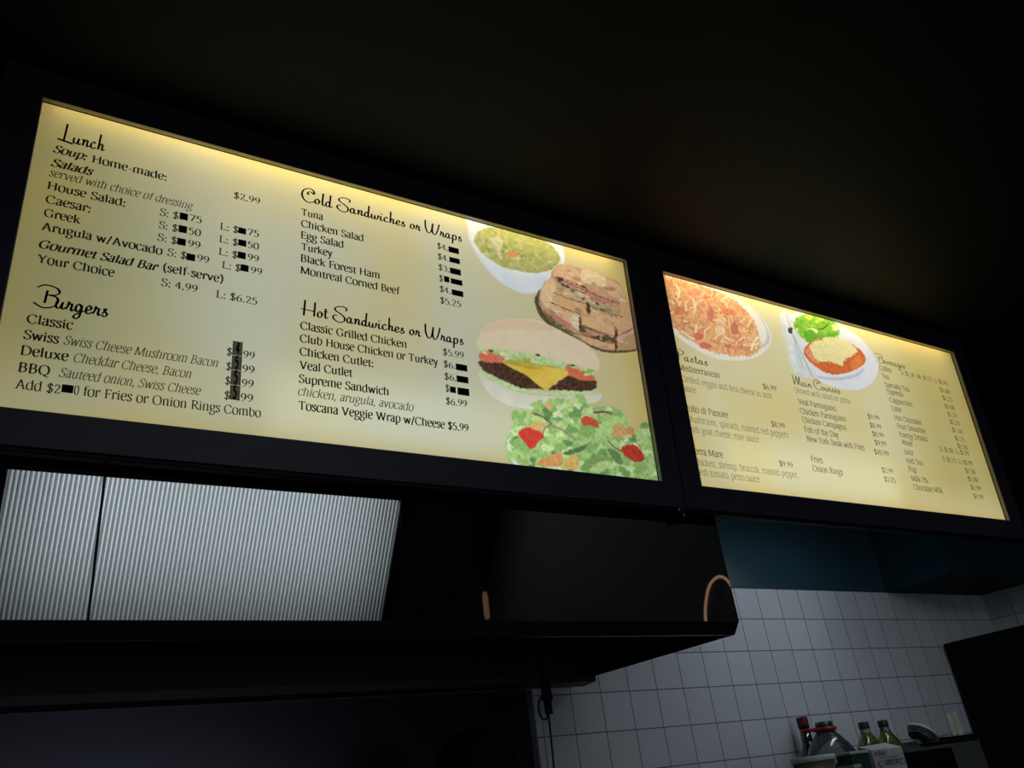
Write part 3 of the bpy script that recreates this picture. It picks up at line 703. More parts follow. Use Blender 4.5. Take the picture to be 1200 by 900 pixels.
 ('sandwich',1,(70,54,46),None,4,0.3,1.2,0,1,[(1526,574),(1530,577),(1534,574),(1530,571)]),
 ('sandwich',1,(169,171,132),None,4,0.3,1.2,0,1,[(1545,579),(1550,582),(1554,579),(1549,576)]),
 ('sandwich',1,(188,129,120),None,4,0.3,1.2,0,1,[(1588,577),(1594,581),(1599,577),(1593,573)]),
 ('sandwich',1,(188,129,120),None,4,0.3,1.2,0,1,[(1429,633),(1437,637),(1443,632),(1436,628)]),
 ('sandwich',1,(139,139,102),None,4,0.3,1.2,0,1,[(1414,635),(1419,637),(1422,635),(1418,632)]),
 ('sandwich',1,(188,129,120),None,4,0.3,1.2,0,1,[(1486,499),(1490,501),(1493,499),(1489,496)]),
 ('sandwich',1,(139,139,102),None,4,0.3,1.2,0,1,[(1465,635),(1473,640),(1480,635),(1472,630)]),
 ('sandwich',1,(70,54,46),None,4,0.3,1.2,0,1,[(1527,493),(1534,496),(1539,492),(1533,489)]),
 ('sandwich',1,(169,171,132),None,4,0.3,1.2,0,1,[(1516,594),(1520,596),(1523,594),(1519,592)]),
 ('sandwich',1,(169,171,132),None,4,0.3,1.2,0,1,[(1541,611),(1548,615),(1554,610),(1547,606)]),
 ('sandwich',1,(203,192,167),None,4,0.3,1.2,0,1,[(1402,619),(1407,622),(1411,619),(1406,616)]),
 ('sandwich',1,(70,54,46),None,4,0.3,1.2,0,1,[(1417,642),(1425,646),(1432,642),(1424,637)]),
 ('sandwich',1,(70,54,46),None,4,0.3,1.2,0,1,[(1470,613),(1478,617),(1484,613),(1476,608)]),
 ('sandwich',1,(203,192,167),None,4,0.3,1.2,0,1,[(1506,580),(1513,584),(1520,580),(1512,576)]),
 ('sandwich',1,(203,192,167),None,4,0.3,1.2,0,1,[(1501,593),(1505,595),(1509,593),(1505,591)]),
 ('sandwich',1,(70,54,46),None,4,0.3,1.2,0,1,[(1359,509),(1364,512),(1368,509),(1363,506)]),
 ('sandwich',1,(70,54,46),None,4,0.3,1.2,0,1,[(1436,631),(1443,635),(1448,631),(1442,627)]),
 ('sandwich',1,(139,139,102),None,4,0.3,1.2,0,1,[(1369,512),(1373,514),(1377,512),(1373,510)]),
 ('sandwich',1,(139,139,102),None,4,0.3,1.2,0,1,[(1502,612),(1508,615),(1512,612),(1507,609)]),
 ('sandwich',1,(70,54,46),None,4,0.3,1.2,0,1,[(1538,591),(1546,596),(1553,591),(1544,586)]),
 ('sandwich',1,(139,139,102),None,4,0.3,1.2,0,1,[(1391,625),(1398,629),(1404,625),(1397,621)]),
 ('sandwich',1,(188,129,120),None,4,0.3,1.2,0,1,[(1442,496),(1450,500),(1457,496),(1449,491)]),
 ('sandwich',1,(208,174,162),None,4,0.3,1.2,0,1,[(1448,490),(1454,493),(1459,490),(1453,486)]),
 ('sandwich',1,(208,174,162),None,4,0.3,1.2,0,1,[(1488,625),(1496,630),(1503,625),(1495,620)]),
 ('sandwich',1,(139,139,102),None,4,0.3,1.2,0,1,[(1484,496),(1488,498),(1491,496),(1487,494)]),
 ('sandwich',1,(139,139,102),None,4,0.3,1.2,0,1,[(1398,624),(1403,627),(1407,624),(1402,621)]),
 ('sandwich',1,(161,123,105),None,4,0.4,1.6,0,1,[(1440,570),(1457,577),(1472,567),(1455,564)]),
 ('sandwich',1,(215,201,179),None,4,0.4,1.6,0,1,[(1408,616),(1420,621),(1429,615),(1418,613)]),
 ('sandwich',1,(181,142,111),None,4,0.4,1.6,0,1,[(1429,697),(1439,702),(1448,696),(1438,694)]),
 ('sandwich',1,(166,129,101),None,4,0.4,1.6,0,1,[(1433,604),(1439,607),(1444,604),(1438,602)]),
 ('sandwich',1,(215,201,179),None,4,0.4,1.6,0,1,[(1356,608),(1370,614),(1381,607),(1368,604)]),
 ('sandwich',1,(218,192,159),None,4,0.4,1.6,0,1,[(1423,673),(1434,678),(1443,672),(1433,670)]),
 ('sandwich',1,(218,192,159),None,4,0.4,1.6,0,1,[(1456,626),(1469,632),(1481,624),(1468,622)]),
 ('sandwich',1,(206,177,146),None,4,0.4,1.6,0,1,[(1508,578),(1524,584),(1537,576),(1522,573)]),
 ('sandwich',1,(181,142,111),None,4,0.4,1.6,0,1,[(1604,531),(1618,536),(1629,529),(1616,526)]),
 ('sandwich',1,(161,123,105),None,4,0.4,1.6,0,1,[(1561,597),(1571,601),(1579,596),(1570,594)]),
 ('sandwich',1,(206,177,146),None,4,0.4,1.6,0,1,[(1579,498),(1593,504),(1605,496),(1591,493)]),
 ('sandwich',1,(161,123,105),None,4,0.4,1.6,0,1,[(1546,593),(1564,600),(1580,591),(1562,587)]),
 ('sandwich',1,(206,177,146),None,4,0.4,1.6,0,1,[(1500,501),(1506,503),(1511,500),(1505,499)]),
 ('sandwich',1,(206,177,146),None,4,0.4,1.6,0,1,[(1494,482),(1508,487),(1520,479),(1507,477)]),
 ('sandwich',1,(206,177,146),None,4,0.4,1.6,0,1,[(1556,706),(1562,709),(1568,705),(1562,704)]),
 ('sandwich',1,(161,123,105),None,4,0.4,1.6,0,1,[(1449,677),(1466,684),(1480,675),(1464,672)]),
 ('sandwich',1,(166,129,101),None,4,0.4,1.6,0,1,[(1508,652),(1517,656),(1525,651),(1516,649)]),
 ('sandwich',1,(161,123,105),None,4,0.4,1.6,0,1,[(1574,534),(1586,539),(1597,532),(1585,530)]),
 ('sandwich',1,(166,129,101),None,4,0.4,1.6,0,1,[(1350,544),(1364,551),(1377,543),(1363,540)]),
 ('sandwich',1,(206,177,146),None,4,0.4,1.6,0,1,[(1422,676),(1430,681),(1438,676),(1430,674)]),
 ('sandwich',1,(166,129,101),None,4,0.4,1.6,0,1,[(1581,674),(1596,680),(1608,672),(1594,669)]),
 ('sandwich',1,(206,177,146),None,4,0.4,1.6,0,1,[(1487,611),(1499,616),(1509,610),(1498,607)]),
 ('sandwich',1,(215,201,179),None,4,0.4,1.6,0,1,[(1430,687),(1443,693),(1455,686),(1442,682)]),
 ('sandwich',1,(206,177,146),None,4,0.4,1.6,0,1,[(1363,643),(1372,647),(1379,642),(1371,640)]),
 ('sandwich',1,(166,129,101),None,4,0.4,1.6,0,1,[(1548,561),(1556,564),(1562,560),(1555,558)]),
 ('sandwich',1,(206,177,146),None,4,0.4,1.6,0,1,[(1349,609),(1363,616),(1374,608),(1361,605)]),
 ('sandwich',1,(181,142,111),None,4,0.4,1.6,0,1,[(1391,562),(1405,569),(1417,561),(1404,558)]),
 ('sandwich',1,(161,123,105),None,4,0.4,1.6,0,1,[(1478,586),(1486,589),(1492,585),(1485,584)]),
 ('sandwich',1,(166,129,101),None,4,0.4,1.6,0,1,[(1453,493),(1471,500),(1486,490),(1469,487)]),
 ('sandwich',1,(218,192,159),None,4,0.4,1.6,0,1,[(1612,493),(1618,495),(1624,492),(1618,490)]),
 ('sandwich',1,(215,201,179),None,4,0.4,1.6,0,1,[(1363,548),(1380,556),(1395,546),(1378,543)]),
 ('sandwich',1,(218,192,159),None,4,0.4,1.6,0,1,[(1516,552),(1525,555),(1533,550),(1524,548)]),
 ('sandwich',1,(166,129,101),None,4,0.4,1.6,0,1,[(1560,669),(1578,677),(1593,668),(1575,664)]),
 ('sandwich',1,(206,177,146),None,4,0.4,1.6,0,1,[(1457,664),(1475,673),(1490,663),(1473,659)]),
 ('sandwich',1,(181,142,111),None,4,0.4,1.6,0,1,[(1480,630),(1488,633),(1494,629),(1487,627)]),
 ('sandwich',1,(181,142,111),None,4,0.4,1.6,0,1,[(1460,674),(1470,678),(1478,673),(1469,670)]),
 ('sandwich',1,(215,201,179),None,4,0.4,1.6,0,1,[(1558,506),(1566,509),(1572,505),(1565,504)]),
 ('sandwich',1,(181,142,111),None,4,0.4,1.6,0,1,[(1541,487),(1550,491),(1558,486),(1549,484)]),
 ('sandwich',1,(218,192,159),None,4,0.4,1.6,0,1,[(1345,578),(1360,585),(1374,576),(1359,573)]),
 ('sandwich',1,(218,192,159),None,4,0.4,1.6,0,1,[(1444,589),(1453,593),(1461,588),(1452,586)]),
 ('sandwich',1,(206,177,146),None,4,0.4,1.6,0,1,[(1427,685),(1441,692),(1453,684),(1440,680)]),
 ('sandwich',1,(181,142,111),None,4,0.4,1.6,0,1,[(1411,560),(1419,563),(1426,559),(1418,557)]),
 ('sandwich',1,(206,177,146),None,4,0.4,1.6,0,1,[(1590,620),(1596,623),(1602,620),(1595,618)]),
 ('sandwich',1,(206,177,146),None,4,0.4,1.6,0,1,[(1520,665),(1526,668),(1532,664),(1526,663)]),
 ('sandwich',1,(181,142,111),None,4,0.4,1.6,0,1,[(1455,543),(1462,546),(1468,542),(1461,540)]),
 ('sandwich',1,(181,142,111),None,4,0.4,1.6,0,1,[(1515,674),(1527,679),(1536,673),(1525,670)]),
 ('sandwich',1,(181,142,111),None,4,0.4,1.6,0,1,[(1405,503),(1422,510),(1437,501),(1420,497)]),
 ('sandwich',1,(206,177,146),None,4,0.4,1.6,0,1,[(1464,643),(1475,649),(1486,642),(1474,640)]),
 ('sandwich',1,(215,201,179),None,4,0.4,1.6,0,1,[(1466,662),(1474,666),(1481,661),(1473,660)]),
 ('sandwich',1,(166,129,101),None,4,0.4,1.6,0,1,[(1472,497),(1484,502),(1495,495),(1483,493)]),
 ('sandwich',1,(218,192,159),None,4,0.4,1.6,0,1,[(1486,674),(1494,678),(1501,674),(1493,672)]),
 ('sandwich',1,(181,142,111),None,4,0.4,1.6,0,1,[(1380,542),(1389,546),(1397,541),(1388,539)]),
 ('sandwich',1,(206,177,146),None,4,0.4,1.6,0,1,[(1399,544),(1415,551),(1429,542),(1414,539)]),
 ('sandwich',1,(215,201,179),None,4,0.4,1.6,0,1,[(1613,640),(1629,647),(1643,638),(1627,635)]),
 ('sandwich',1,(181,142,111),None,4,0.4,1.6,0,1,[(1455,614),(1462,617),(1467,613),(1461,612)]),
 ('sandwich',1,(161,123,105),None,4,0.4,1.6,0,1,[(1512,623),(1527,630),(1540,622),(1525,618)]),
 ('sandwich',1,(181,142,111),None,4,0.4,1.6,0,1,[(1516,492),(1524,495),(1531,491),(1523,489)]),
 ('sandwich',1,(96,70,52),None,4,0.4,1.2,2.6,1,[(1372,608),(1431,600),(1493,598)]),
 ('sandwich',1,(96,70,52),None,4,0.4,1.2,2.6,1,[(1388,663),(1441,651),(1496,643)]),
 ('sandwich',1,(96,70,52),None,4,0.4,1.2,2.6,1,[(1500,644),(1556,633),(1614,627)]),
 ('sandwich',1,(96,70,52),None,4,0.4,1.2,2.6,1,[(1358,576),(1407,564),(1458,558)]),
 ('sandwich',1,(96,70,52),None,4,0.4,1.2,2.6,1,[(1459,524),(1518,513),(1580,508)]),
 ('sandwich',1,(96,70,52),None,4,0.4,1.2,2.6,1,[(1580,510),(1620,531),(1661,557)]),
 ('sandwich',1,(96,70,52),None,4,0.4,1.2,2.6,1,[(1497,594),(1556,585),(1616,581)]),
 ('sandwich',1,(96,70,52),None,4,0.4,1.2,2.6,1,[(1455,491),(1514,485),(1576,484)]),
 ('burger',1,(204,190,168),(214,198,176),30,0.5,0.2,0,1,[(1108,391),(1113,414),(1127,438),(1152,464),(1211,490),(1289,505),(1343,500),(1403,483),(1464,464),(1497,436),(1505,406),(1485,380),(1402,383),(1318,394),(1230,395),(1145,386),(1112,384)]),
 ('burger',1,(204,178,156),(198,186,160),14,0.6,2,0,3,[(1127,435),(1154,463),(1210,487),(1282,501),(1330,497),(1366,486),(1291,474),(1208,460),(1149,437)]),
 ('burger',1,(158,186,128),(196,208,168),8,0.8,1.2,0,1,[(1117,386),(1202,394),(1289,396),(1378,392),(1485,382),(1462,368),(1400,371),(1351,371),(1286,370),(1257,375),(1199,368),(1144,371),(1115,376)]),
 ('burger',1,(206,204,194),(192,188,178),26,0.5,0.3,0,1,[(1114,308),(1149,298),(1208,279),(1275,276),(1365,287),(1466,308),(1494,315),(1487,292),(1436,273),(1336,247),(1253,233),(1187,236),(1140,255),(1118,282)]),
 ('burger',1,(170,196,142),(200,212,178),7,0.8,1.8,0,1,[(1112,318),(1139,313),(1193,299),(1260,289),(1330,293),(1430,317),(1489,326),(1466,309),(1414,296),(1365,289),(1276,278),(1202,282),(1138,299),(1110,304)]),
 ('burger',1,(88,64,50),(50,34,26),6,0.8,1.2,0,1,[(1115,348),(1187,356),(1254,342),(1297,317),(1332,312),(1385,350),(1435,351),(1483,351),(1477,328),(1442,314),(1367,305),(1295,297),(1237,290),(1182,303),(1139,317),(1120,327)]),
 ('burger',1,(198,100,82),(210,128,106),8,0.6,0.6,0,1,[(1112,368),(1131,376),(1148,387),(1152,381),(1183,373),(1188,358),(1142,348),(1115,352)]),
 ('burger',1,(194,102,72),(206,120,88),8,0.6,0.6,0,1,[(1384,375),(1396,388),(1407,376),(1432,379),(1476,365),(1478,352),(1428,345),(1386,358)]),
 ('burger',1,(170,156,58),(150,160,80),8,0.5,0.8,0,1,[(1231,375),(1269,380),(1287,368),(1328,372),(1369,370),(1350,358),(1278,352),(1227,358)]),
 ('burger',1,(206,176,74),(216,190,96),24,0.8,0.3,0,1,[(1180,358),(1216,368),(1256,363),(1327,367),(1389,367),(1379,344),(1346,326),(1315,297),(1290,305),(1252,330),(1214,342)]),
 ('burger',1,(178,158,60),None,8,0.4,0.6,0,2,[(1187,358),(1222,366),(1256,361),(1308,362),(1278,352),(1226,352)]),
 ('burger',1,(40,32,30),None,4,0.3,0.4,0,1,[(1288,398),(1301,400),(1305,397),(1294,394)]),
 ('burger',1,(40,32,30),None,4,0.3,0.4,0,1,[(1144,385),(1156,386),(1160,384),(1150,381)]),
 ('burger',1,(40,32,30),None,4,0.3,0.4,0,1,[(1400,387),(1414,388),(1418,386),(1407,383)]),
 ('burger',1,(164,190,120),None,4,0.3,1.2,0,1,[(1427,375),(1438,380),(1447,376),(1436,372)]),
 ('burger',1,(196,210,166),None,4,0.3,1.2,0,1,[(1445,365),(1458,371),(1469,366),(1457,361)]),
 ('burger',1,(164,190,120),None,4,0.3,1.2,0,1,[(1155,378),(1165,383),(1174,379),(1164,375)]),
 ('burger',1,(164,190,120),None,4,0.3,1.2,0,1,[(1458,374),(1464,377),(1470,375),(1464,372)]),
 ('burger',1,(140,172,96),None,4,0.3,1.2,0,1,[(1460,379),(1467,382),(1472,380),(1466,377)]),
 ('burger',1,(164,190,120),None,4,0.3,1.2,0,1,[(1167,367),(1172,370),(1177,368),(1172,366)]),
 ('burger',1,(140,172,96),None,4,0.3,1.2,0,1,[(1146,371),(1150,373),(1154,372),(1150,370)]),
 ('burger',1,(206,218,182),None,4,0.3,1.2,0,1,[(1190,368),(1200,373),(1208,370),(1199,366)]),
 ('burger',1,(164,190,120),None,4,0.3,1.2,0,1,[(1452,370),(1462,375),(1470,372),(1461,367)]),
 ('burger',1,(206,218,182),None,4,0.3,1.2,0,1,[(1192,376),(1197,378),(1201,376),(1197,374)]),
 ('burger',1,(140,172,96),None,4,0.3,1.2,0,1,[(1468,378),(1476,382),(1483,380),(1475,376)]),
 ('burger',1,(164,190,120),None,4,0.3,1.2,0,1,[(1277,374),(1284,378),(1290,375),(1283,372)]),
 ('burger',1,(140,172,96),None,4,0.3,1.2,0,1,[(1196,362),(1207,369),(1218,364),(1207,359)]),
 ('burger',1,(206,218,182),None,4,0.3,1.2,0,1,[(1239,370),(1244,373),(1248,371),(1243,369)]),
 ('burger',1,(140,172,96),None,4,0.3,1.2,0,1,[(1454,377),(1466,383),(1476,378),(1464,373)]),
 ('burger',1,(196,210,166),None,4,0.3,1.2,0,1,[(1269,373),(1280,379),(1291,375),(1279,370)]),
 ('burger',1,(140,172,96),None,4,0.3,1.2,0,1,[(1451,373),(1458,377),(1464,374),(1457,371)]),
 ('burger',1,(196,210,166),None,4,0.3,1.2,0,1,[(1123,374),(1130,378),(1137,375),(1130,371)]),
 ('burger',1,(206,218,182),None,4,0.3,1.2,0,1,[(1174,378),(1184,383),(1193,379),(1183,375)]),
 ('burger',1,(164,190,120),None,4,0.3,1.2,0,1,[(1222,373),(1233,380),(1244,375),(1232,370)]),
 ('burger',1,(206,218,182),None,4,0.3,1.2,0,1,[(1126,372),(1133,376),(1140,373),(1132,370)]),
 ('salad',1,(172,196,133),(116,159,93),10,0.8,2.0,0,1,[(1197,213),(1209,226),(1258,227),(1272,255),(1296,250),(1312,245),(1341,276),(1375,272),(1426,290),(1449,270),(1486,277),(1540,277),(1571,264),(1577,232),(1606,220),(1644,236),(1657,181),(1663,127),(1665,78),(1578,70),(1453,65),(1335,59),(1251,61),(1184,78),(1173,106),(1171,135),(1196,178)]),
 ('salad',1,(214,214,208),None,6,0.3,0.5,0,1,[(1174,126),(1178,107),(1188,79),(1204,77),(1190,98),(1183,127)]),
 ('salad',1,(208,220,182),(163,183,142),6,0.5,1.8,0,1,[(1192,169),(1212,177),(1233,182),(1235,169),(1233,155),(1213,156),(1192,155)]),
 ('salad',1,(157,192,117),(122,158,89),6,0.5,1.8,0,1,[(1327,68),(1332,75),(1333,80),(1343,85),(1352,80),(1344,74),(1339,72)]),
 ('salad',1,(157,192,117),(122,158,89),6,0.5,1.8,0,1,[(1266,240),(1252,247),(1271,254),(1284,264),(1297,258),(1298,245),(1279,240)]),
 ('salad',1,(200,217,164),(157,180,127),6,0.5,1.8,0,1,[(1370,64),(1363,73),(1376,85),(1402,93),(1404,77),(1410,64),(1384,55)]),
 ('salad',1,(103,136,89),(78,109,66),6,0.5,1.8,0,1,[(1459,208),(1463,217),(1466,222),(1478,229),(1483,222),(1480,216),(1473,213)]),
 ('salad',1,(200,217,164),(157,180,127),6,0.5,1.8,0,1,[(1454,249),(1444,240),(1435,246),(1431,252),(1437,263),(1458,266),(1458,255)]),
 ('salad',1,(138,176,108),(107,144,82),6,0.5,1.8,0,1,[(1370,157),(1387,152),(1381,141),(1377,128),(1359,132),(1347,136),(1355,147)]),
 ('salad',1,(157,192,117),(122,158,89),6,0.5,1.8,0,1,[(1283,202),(1270,201),(1264,206),(1265,212),(1273,220),(1283,216),(1284,210)]),
 ('salad',1,(208,220,182),(163,183,142),6,0.5,1.8,0,1,[(1459,71),(1463,78),(1475,82),(1478,76),(1480,73),(1474,70),(1468,69)]),
 ('salad',1,(117,158,98),(90,128,73),6,0.5,1.8,0,1,[(1622,223),(1618,237),(1644,251),(1658,239),(1672,231),(1656,217),(1634,218)]),
 ('salad',1,(157,192,117),(122,158,89),6,0.5,1.8,0,1,[(1377,264),(1359,246),(1330,243),(1314,255),(1330,271),(1349,279),(1372,278)]),
 ('salad',1,(166,201,126),(129,166,96),6,0.5,1.8,0,1,[(1273,92),(1266,85),(1252,84),(1244,91),(1256,98),(1266,101),(1281,101)]),
 ('salad',1,(179,208,136),(140,172,104),6,0.5,1.8,0,1,[(1402,278),(1398,268),(1396,255),(1372,250),(1361,260),(1370,273),(1386,280)]),
 ('salad',1,(166,201,126),(129,166,96),6,0.5,1.8,0,1,[(1399,242),(1390,239),(1380,238),(1383,244),(1387,248),(1393,250),(1403,249)]),
 ('salad',1,(208,220,182),(163,183,142),6,0.5,1.8,0,1,[(1206,123),(1209,129),(1220,133),(1233,131),(1223,122),(1217,116),(1203,114)]),
 ('salad',1,(208,220,182),(163,183,142),6,0.5,1.8,0,1,[(1314,93),(1316,88),(1310,84),(1304,86),(1297,88),(1301,94),(1310,97)]),
 ('salad',1,(208,220,182),(163,183,142),6,0.5,1.8,0,1,[(1456,152),(1464,157),(1472,164),(1477,158),(1479,154),(1472,150),(1459,144)]),
 ('salad',1,(208,220,182),(163,183,142),6,0.5,1.8,0,1,[(1220,133),(1200,127),(1185,121),(1175,129),(1179,141),(1197,144),(1211,143)]),
 ('salad',1,(200,217,164),(157,180,127),6,0.5,1.8,0,1,[(1362,130),(1356,137),(1370,143),(1380,140),(1391,135),(1381,125),(1365,124)]),
 ('salad',1,(117,158,98),(90,128,73),6,0.5,1.8,0,1,[(1570,210),(1563,213),(1571,219),(1581,222),(1583,217),(1583,214),(1578,207)]),
 ('salad',1,(208,220,182),(163,183,142),6,0.5,1.8,0,1,[(1545,186),(1547,193),(1557,191),(1567,192),(1567,184),(1556,180),(1545,180)]),
 ('salad',1,(117,158,98),(90,128,73),6,0.5,1.8,0,1,[(1236,81),(1243,76),(1240,68),(1229,66),(1216,64),(1216,72),(1225,77)]),
 ('salad',1,(166,201,126),(129,166,96),6,0.5,1.8,0,1,[(1398,74),(1391,78),(1393,82),(1398,86),(1405,87),(1417,85),(1409,77)]),
 ('salad',1,(103,136,89),(78,109,66),6,0.5,1.8,0,1,[(1237,94),(1244,99),(1254,102),(1258,97),(1256,91),(1247,86),(1242,91)]),
 ('salad',1,(179,208,136),(140,172,104),6,0.5,1.8,0,1,[(1475,184),(1459,193),(1462,206),(1474,219),(1495,217),(1499,208),(1500,195)]),
 ('salad',1,(166,201,126),(129,166,96),6,0.5,1.8,0,1,[(1331,162),(1326,152),(1311,146),(1300,150),(1298,158),(1310,163),(1319,164)]),
 ('salad',1,(166,201,126),(129,166,96),6,0.5,1.8,0,1,[(1366,196),(1372,200),(1377,201),(1385,202),(1383,197),(1378,192),(1370,192)]),
 ('salad',1,(138,176,108),(107,144,82),6,0.5,1.8,0,1,[(1443,162),(1453,163),(1466,165),(1460,157),(1453,153),(1446,153),(1437,155)]),
 ('salad',1,(179,208,136),(140,172,104),6,0.5,1.8,0,1,[(1366,222),(1374,224),(1380,222),(1378,217),(1372,212),(1364,213),(1364,218)]),
 ('salad',1,(103,136,89),(78,109,66),6,0.5,1.8,0,1,[(1197,135),(1184,131),(1189,140),(1191,148),(1206,153),(1207,143),(1206,138)]),
 ('salad',1,(166,201,126),(129,166,96),6,0.5,1.8,0,1,[(1477,200),(1479,210),(1501,218),(1514,209),(1506,197),(1491,188),(1476,191)]),
 ('salad',1,(138,176,108),(107,144,82),6,0.5,1.8,0,1,[(1521,190),(1527,199),(1540,206),(1551,202),(1559,196),(1551,183),(1526,179)]),
 ('salad',1,(179,208,136),(140,172,104),6,0.5,1.8,0,1,[(1506,231),(1512,243),(1528,248),(1546,251),(1557,242),(1537,233),(1519,223)]),
 ('salad',1,(103,136,89),(78,109,66),6,0.5,1.8,0,1,[(1249,61),(1228,54),(1230,68),(1233,77),(1251,84),(1263,77),(1271,66)]),
 ('salad',1,(200,217,164),(157,180,127),6,0.5,1.8,0,1,[(1400,108),(1411,100),(1399,88),(1381,87),(1372,92),(1367,101),(1385,105)]),
 ('salad',1,(103,136,89),(78,109,66),6,0.5,1.8,0,1,[(1356,242),(1350,237),(1341,236),(1336,240),(1343,244),(1348,248),(1353,246)]),
 ('salad',1,(138,176,108),(107,144,82),6,0.5,1.8,0,1,[(1601,95),(1584,90),(1572,94),(1553,102),(1574,117),(1602,118),(1621,109)]),
 ('salad',1,(117,158,98),(90,128,73),6,0.5,1.8,0,1,[(1402,261),(1419,266),(1430,260),(1430,250),(1416,235),(1402,245),(1384,250)]),
 ('salad',1,(208,220,182),(163,183,142),6,0.5,1.8,0,1,[(1539,153),(1525,158),(1537,168),(1544,176),(1555,172),(1564,168),(1552,161)]),
 ('salad',1,(200,217,164),(157,180,127),6,0.5,1.8,0,1,[(1503,101),(1490,106),(1496,115),(1507,125),(1518,119),(1526,114),(1516,107)]),
 ('salad',1,(157,192,117),(122,158,89),6,0.5,1.8,0,1,[(1624,178),(1645,189),(1670,202),(1693,192),(1672,176),(1654,169),(1624,161)]),
 ('salad',1,(117,158,98),(90,128,73),6,0.5,1.8,0,1,[(1404,62),(1391,59),(1372,55),(1369,67),(1384,77),(1401,76),(1413,71)]),
 ('salad',1,(179,208,136),(140,172,104),6,0.5,1.8,0,1,[(1256,204),(1260,220),(1283,218),(1298,215),(1298,202),(1281,190),(1258,190)]),
 ('salad',1,(190,211,150),(148,175,115),6,0.5,1.8,0,1,[(1351,209),(1356,204),(1348,198),(1341,195),(1331,196),(1333,203),(1342,206)]),
 ('salad',1,(117,158,98),(90,128,73),6,0.5,1.8,0,1,[(1473,124),(1457,128),(1459,139),(1472,149),(1493,152),(1499,141),(1490,130)]),
 ('salad',1,(138,176,108),(107,144,82),6,0.5,1.8,0,1,[(1268,193),(1260,187),(1252,180),(1248,186),(1245,190),(1250,198),(1262,198)]),
 ('salad',1,(138,176,108),(107,144,82),6,0.5,1.8,0,1,[(1400,232),(1388,225),(1379,230),(1372,236),(1380,249),(1401,251),(1409,242)]),
 ('salad',1,(208,220,182),(163,183,142),6,0.5,1.8,0,1,[(1385,240),(1381,252),(1400,260),(1417,263),(1429,256),(1418,244),(1403,241)]),
 ('salad',1,(166,201,126),(129,166,96),6,0.5,1.8,0,1,[(1489,140),(1487,148),(1486,156),(1499,164),(1515,161),(1517,152),(1504,145)]),
 ('salad',1,(157,192,117),(122,158,89),6,0.5,1.8,0,1,[(1392,278),(1405,294),(1433,301),(1440,287),(1430,277),(1419,261),(1394,262)]),
 ('salad',1,(117,158,98),(90,128,73),6,0.5,1.8,0,1,[(1198,147),(1204,142),(1200,136),(1196,131),(1187,132),(1182,136),(1188,142)]),
 ('salad',1,(138,176,108),(107,144,82),6,0.5,1.8,0,1,[(1431,177),(1410,181),(1394,189),(1416,201),(1436,216),(1447,203),(1440,192)]),
 ('salad',1,(208,220,182),(163,183,142),6,0.5,1.8,0,1,[(1377,268),(1377,262),(1369,257),(1363,259),(1359,261),(1362,266),(1370,272)]),
 ('salad',1,(200,217,164),(157,180,127),6,0.5,1.8,0,1,[(1663,86),(1647,90),(1630,91),(1642,100),(1653,109),(1670,107),(1675,98)]),
 ('salad',1,(138,176,108),(107,144,82),6,0.5,1.8,0,1,[(1347,147),(1355,139),(1354,128),(1336,125),(1314,121),(1318,134),(1326,148)]),
 ('salad',1,(157,192,117),(122,158,89),6,0.5,1.8,0,1,[(1500,156),(1528,163),(1544,151),(1526,136),(1506,125),(1490,132),(1484,144)]),
 ('salad',1,(179,208,136),(140,172,104),6,0.5,1.8,0,1,[(1510,223),(1532,218),(1518,200),(1488,193),(1480,206),(1469,218),(1494,230)]),
 ('salad',1,(166,201,126),(129,166,96),6,0.5,1.8,0,1,[(1498,241),(1492,244),(1491,251),(1502,253),(1510,254),(1515,250),(1506,245)]),
 ('salad',1,(190,211,150),(148,175,115),6,0.5,1.8,0,1,[(1599,187),(1627,190),(1644,180),(1626,167),(1610,155),(1591,160),(1583,171)]),
 ('salad',1,(200,217,164),(157,180,127),6,0.5,1.8,0,1,[(1500,265),(1504,272),(1511,278),(1521,278),(1529,274),(1521,266),(1511,266)]),
 ('salad',1,(157,192,117),(122,158,89),6,0.5,1.8,0,1,[(1425,100),(1429,97),(1426,92),(1418,89),(1413,93),(1413,97),(1418,102)]),
 ('salad',1,(200,217,164),(157,180,127),6,0.5,1.8,0,1,[(1274,184),(1273,173),(1252,167),(1240,176),(1253,187),(1262,196),(1281,196)]),
 ('salad',1,(166,201,126),(129,166,96),6,0.5,1.8,0,1,[(1176,88),(1174,99),(1178,108),(1192,113),(1208,111),(1201,100),(1194,92)]),
 ('salad',1,(138,176,108),(107,144,82),6,0.5,1.8,0,1,[(1301,178),(1292,187),(1304,196),(1316,200),(1328,199),(1325,191),(1318,185)]),
 ('salad',1,(103,136,89),(78,109,66),6,0.5,1.8,0,1,[(1349,157),(1360,161),(1368,160),(1381,157),(1369,148),(1355,143),(1352,151)]),
 ('salad',1,(157,192,117),(122,158,89),6,0.5,1.8,0,1,[(1606,181),(1627,186),(1645,182),(1636,170),(1627,159),(1608,161),(1595,168)]),
 ('salad',1,(200,217,164),(157,180,127),6,0.5,1.8,0,1,[(1499,94),(1481,95),(1464,91),(1471,101),(1476,107),(1491,112),(1503,106)]),
 ('salad',1,(166,201,126),(129,166,96),6,0.5,1.8,0,1,[(1367,217),(1382,214),(1395,214),(1388,206),(1381,202),(1365,196),(1362,206)]),
 ('salad',1,(200,217,164),(157,180,127),6,0.5,1.8,0,1,[(1384,283),(1401,292),(1413,287),(1415,279),(1405,274),(1393,267),(1389,274)]),
 ('salad',1,(190,211,150),(148,175,115),6,0.5,1.8,0,1,[(1474,203),(1484,204),(1486,198),(1483,195),(1478,191),(1473,193),(1470,196)]),
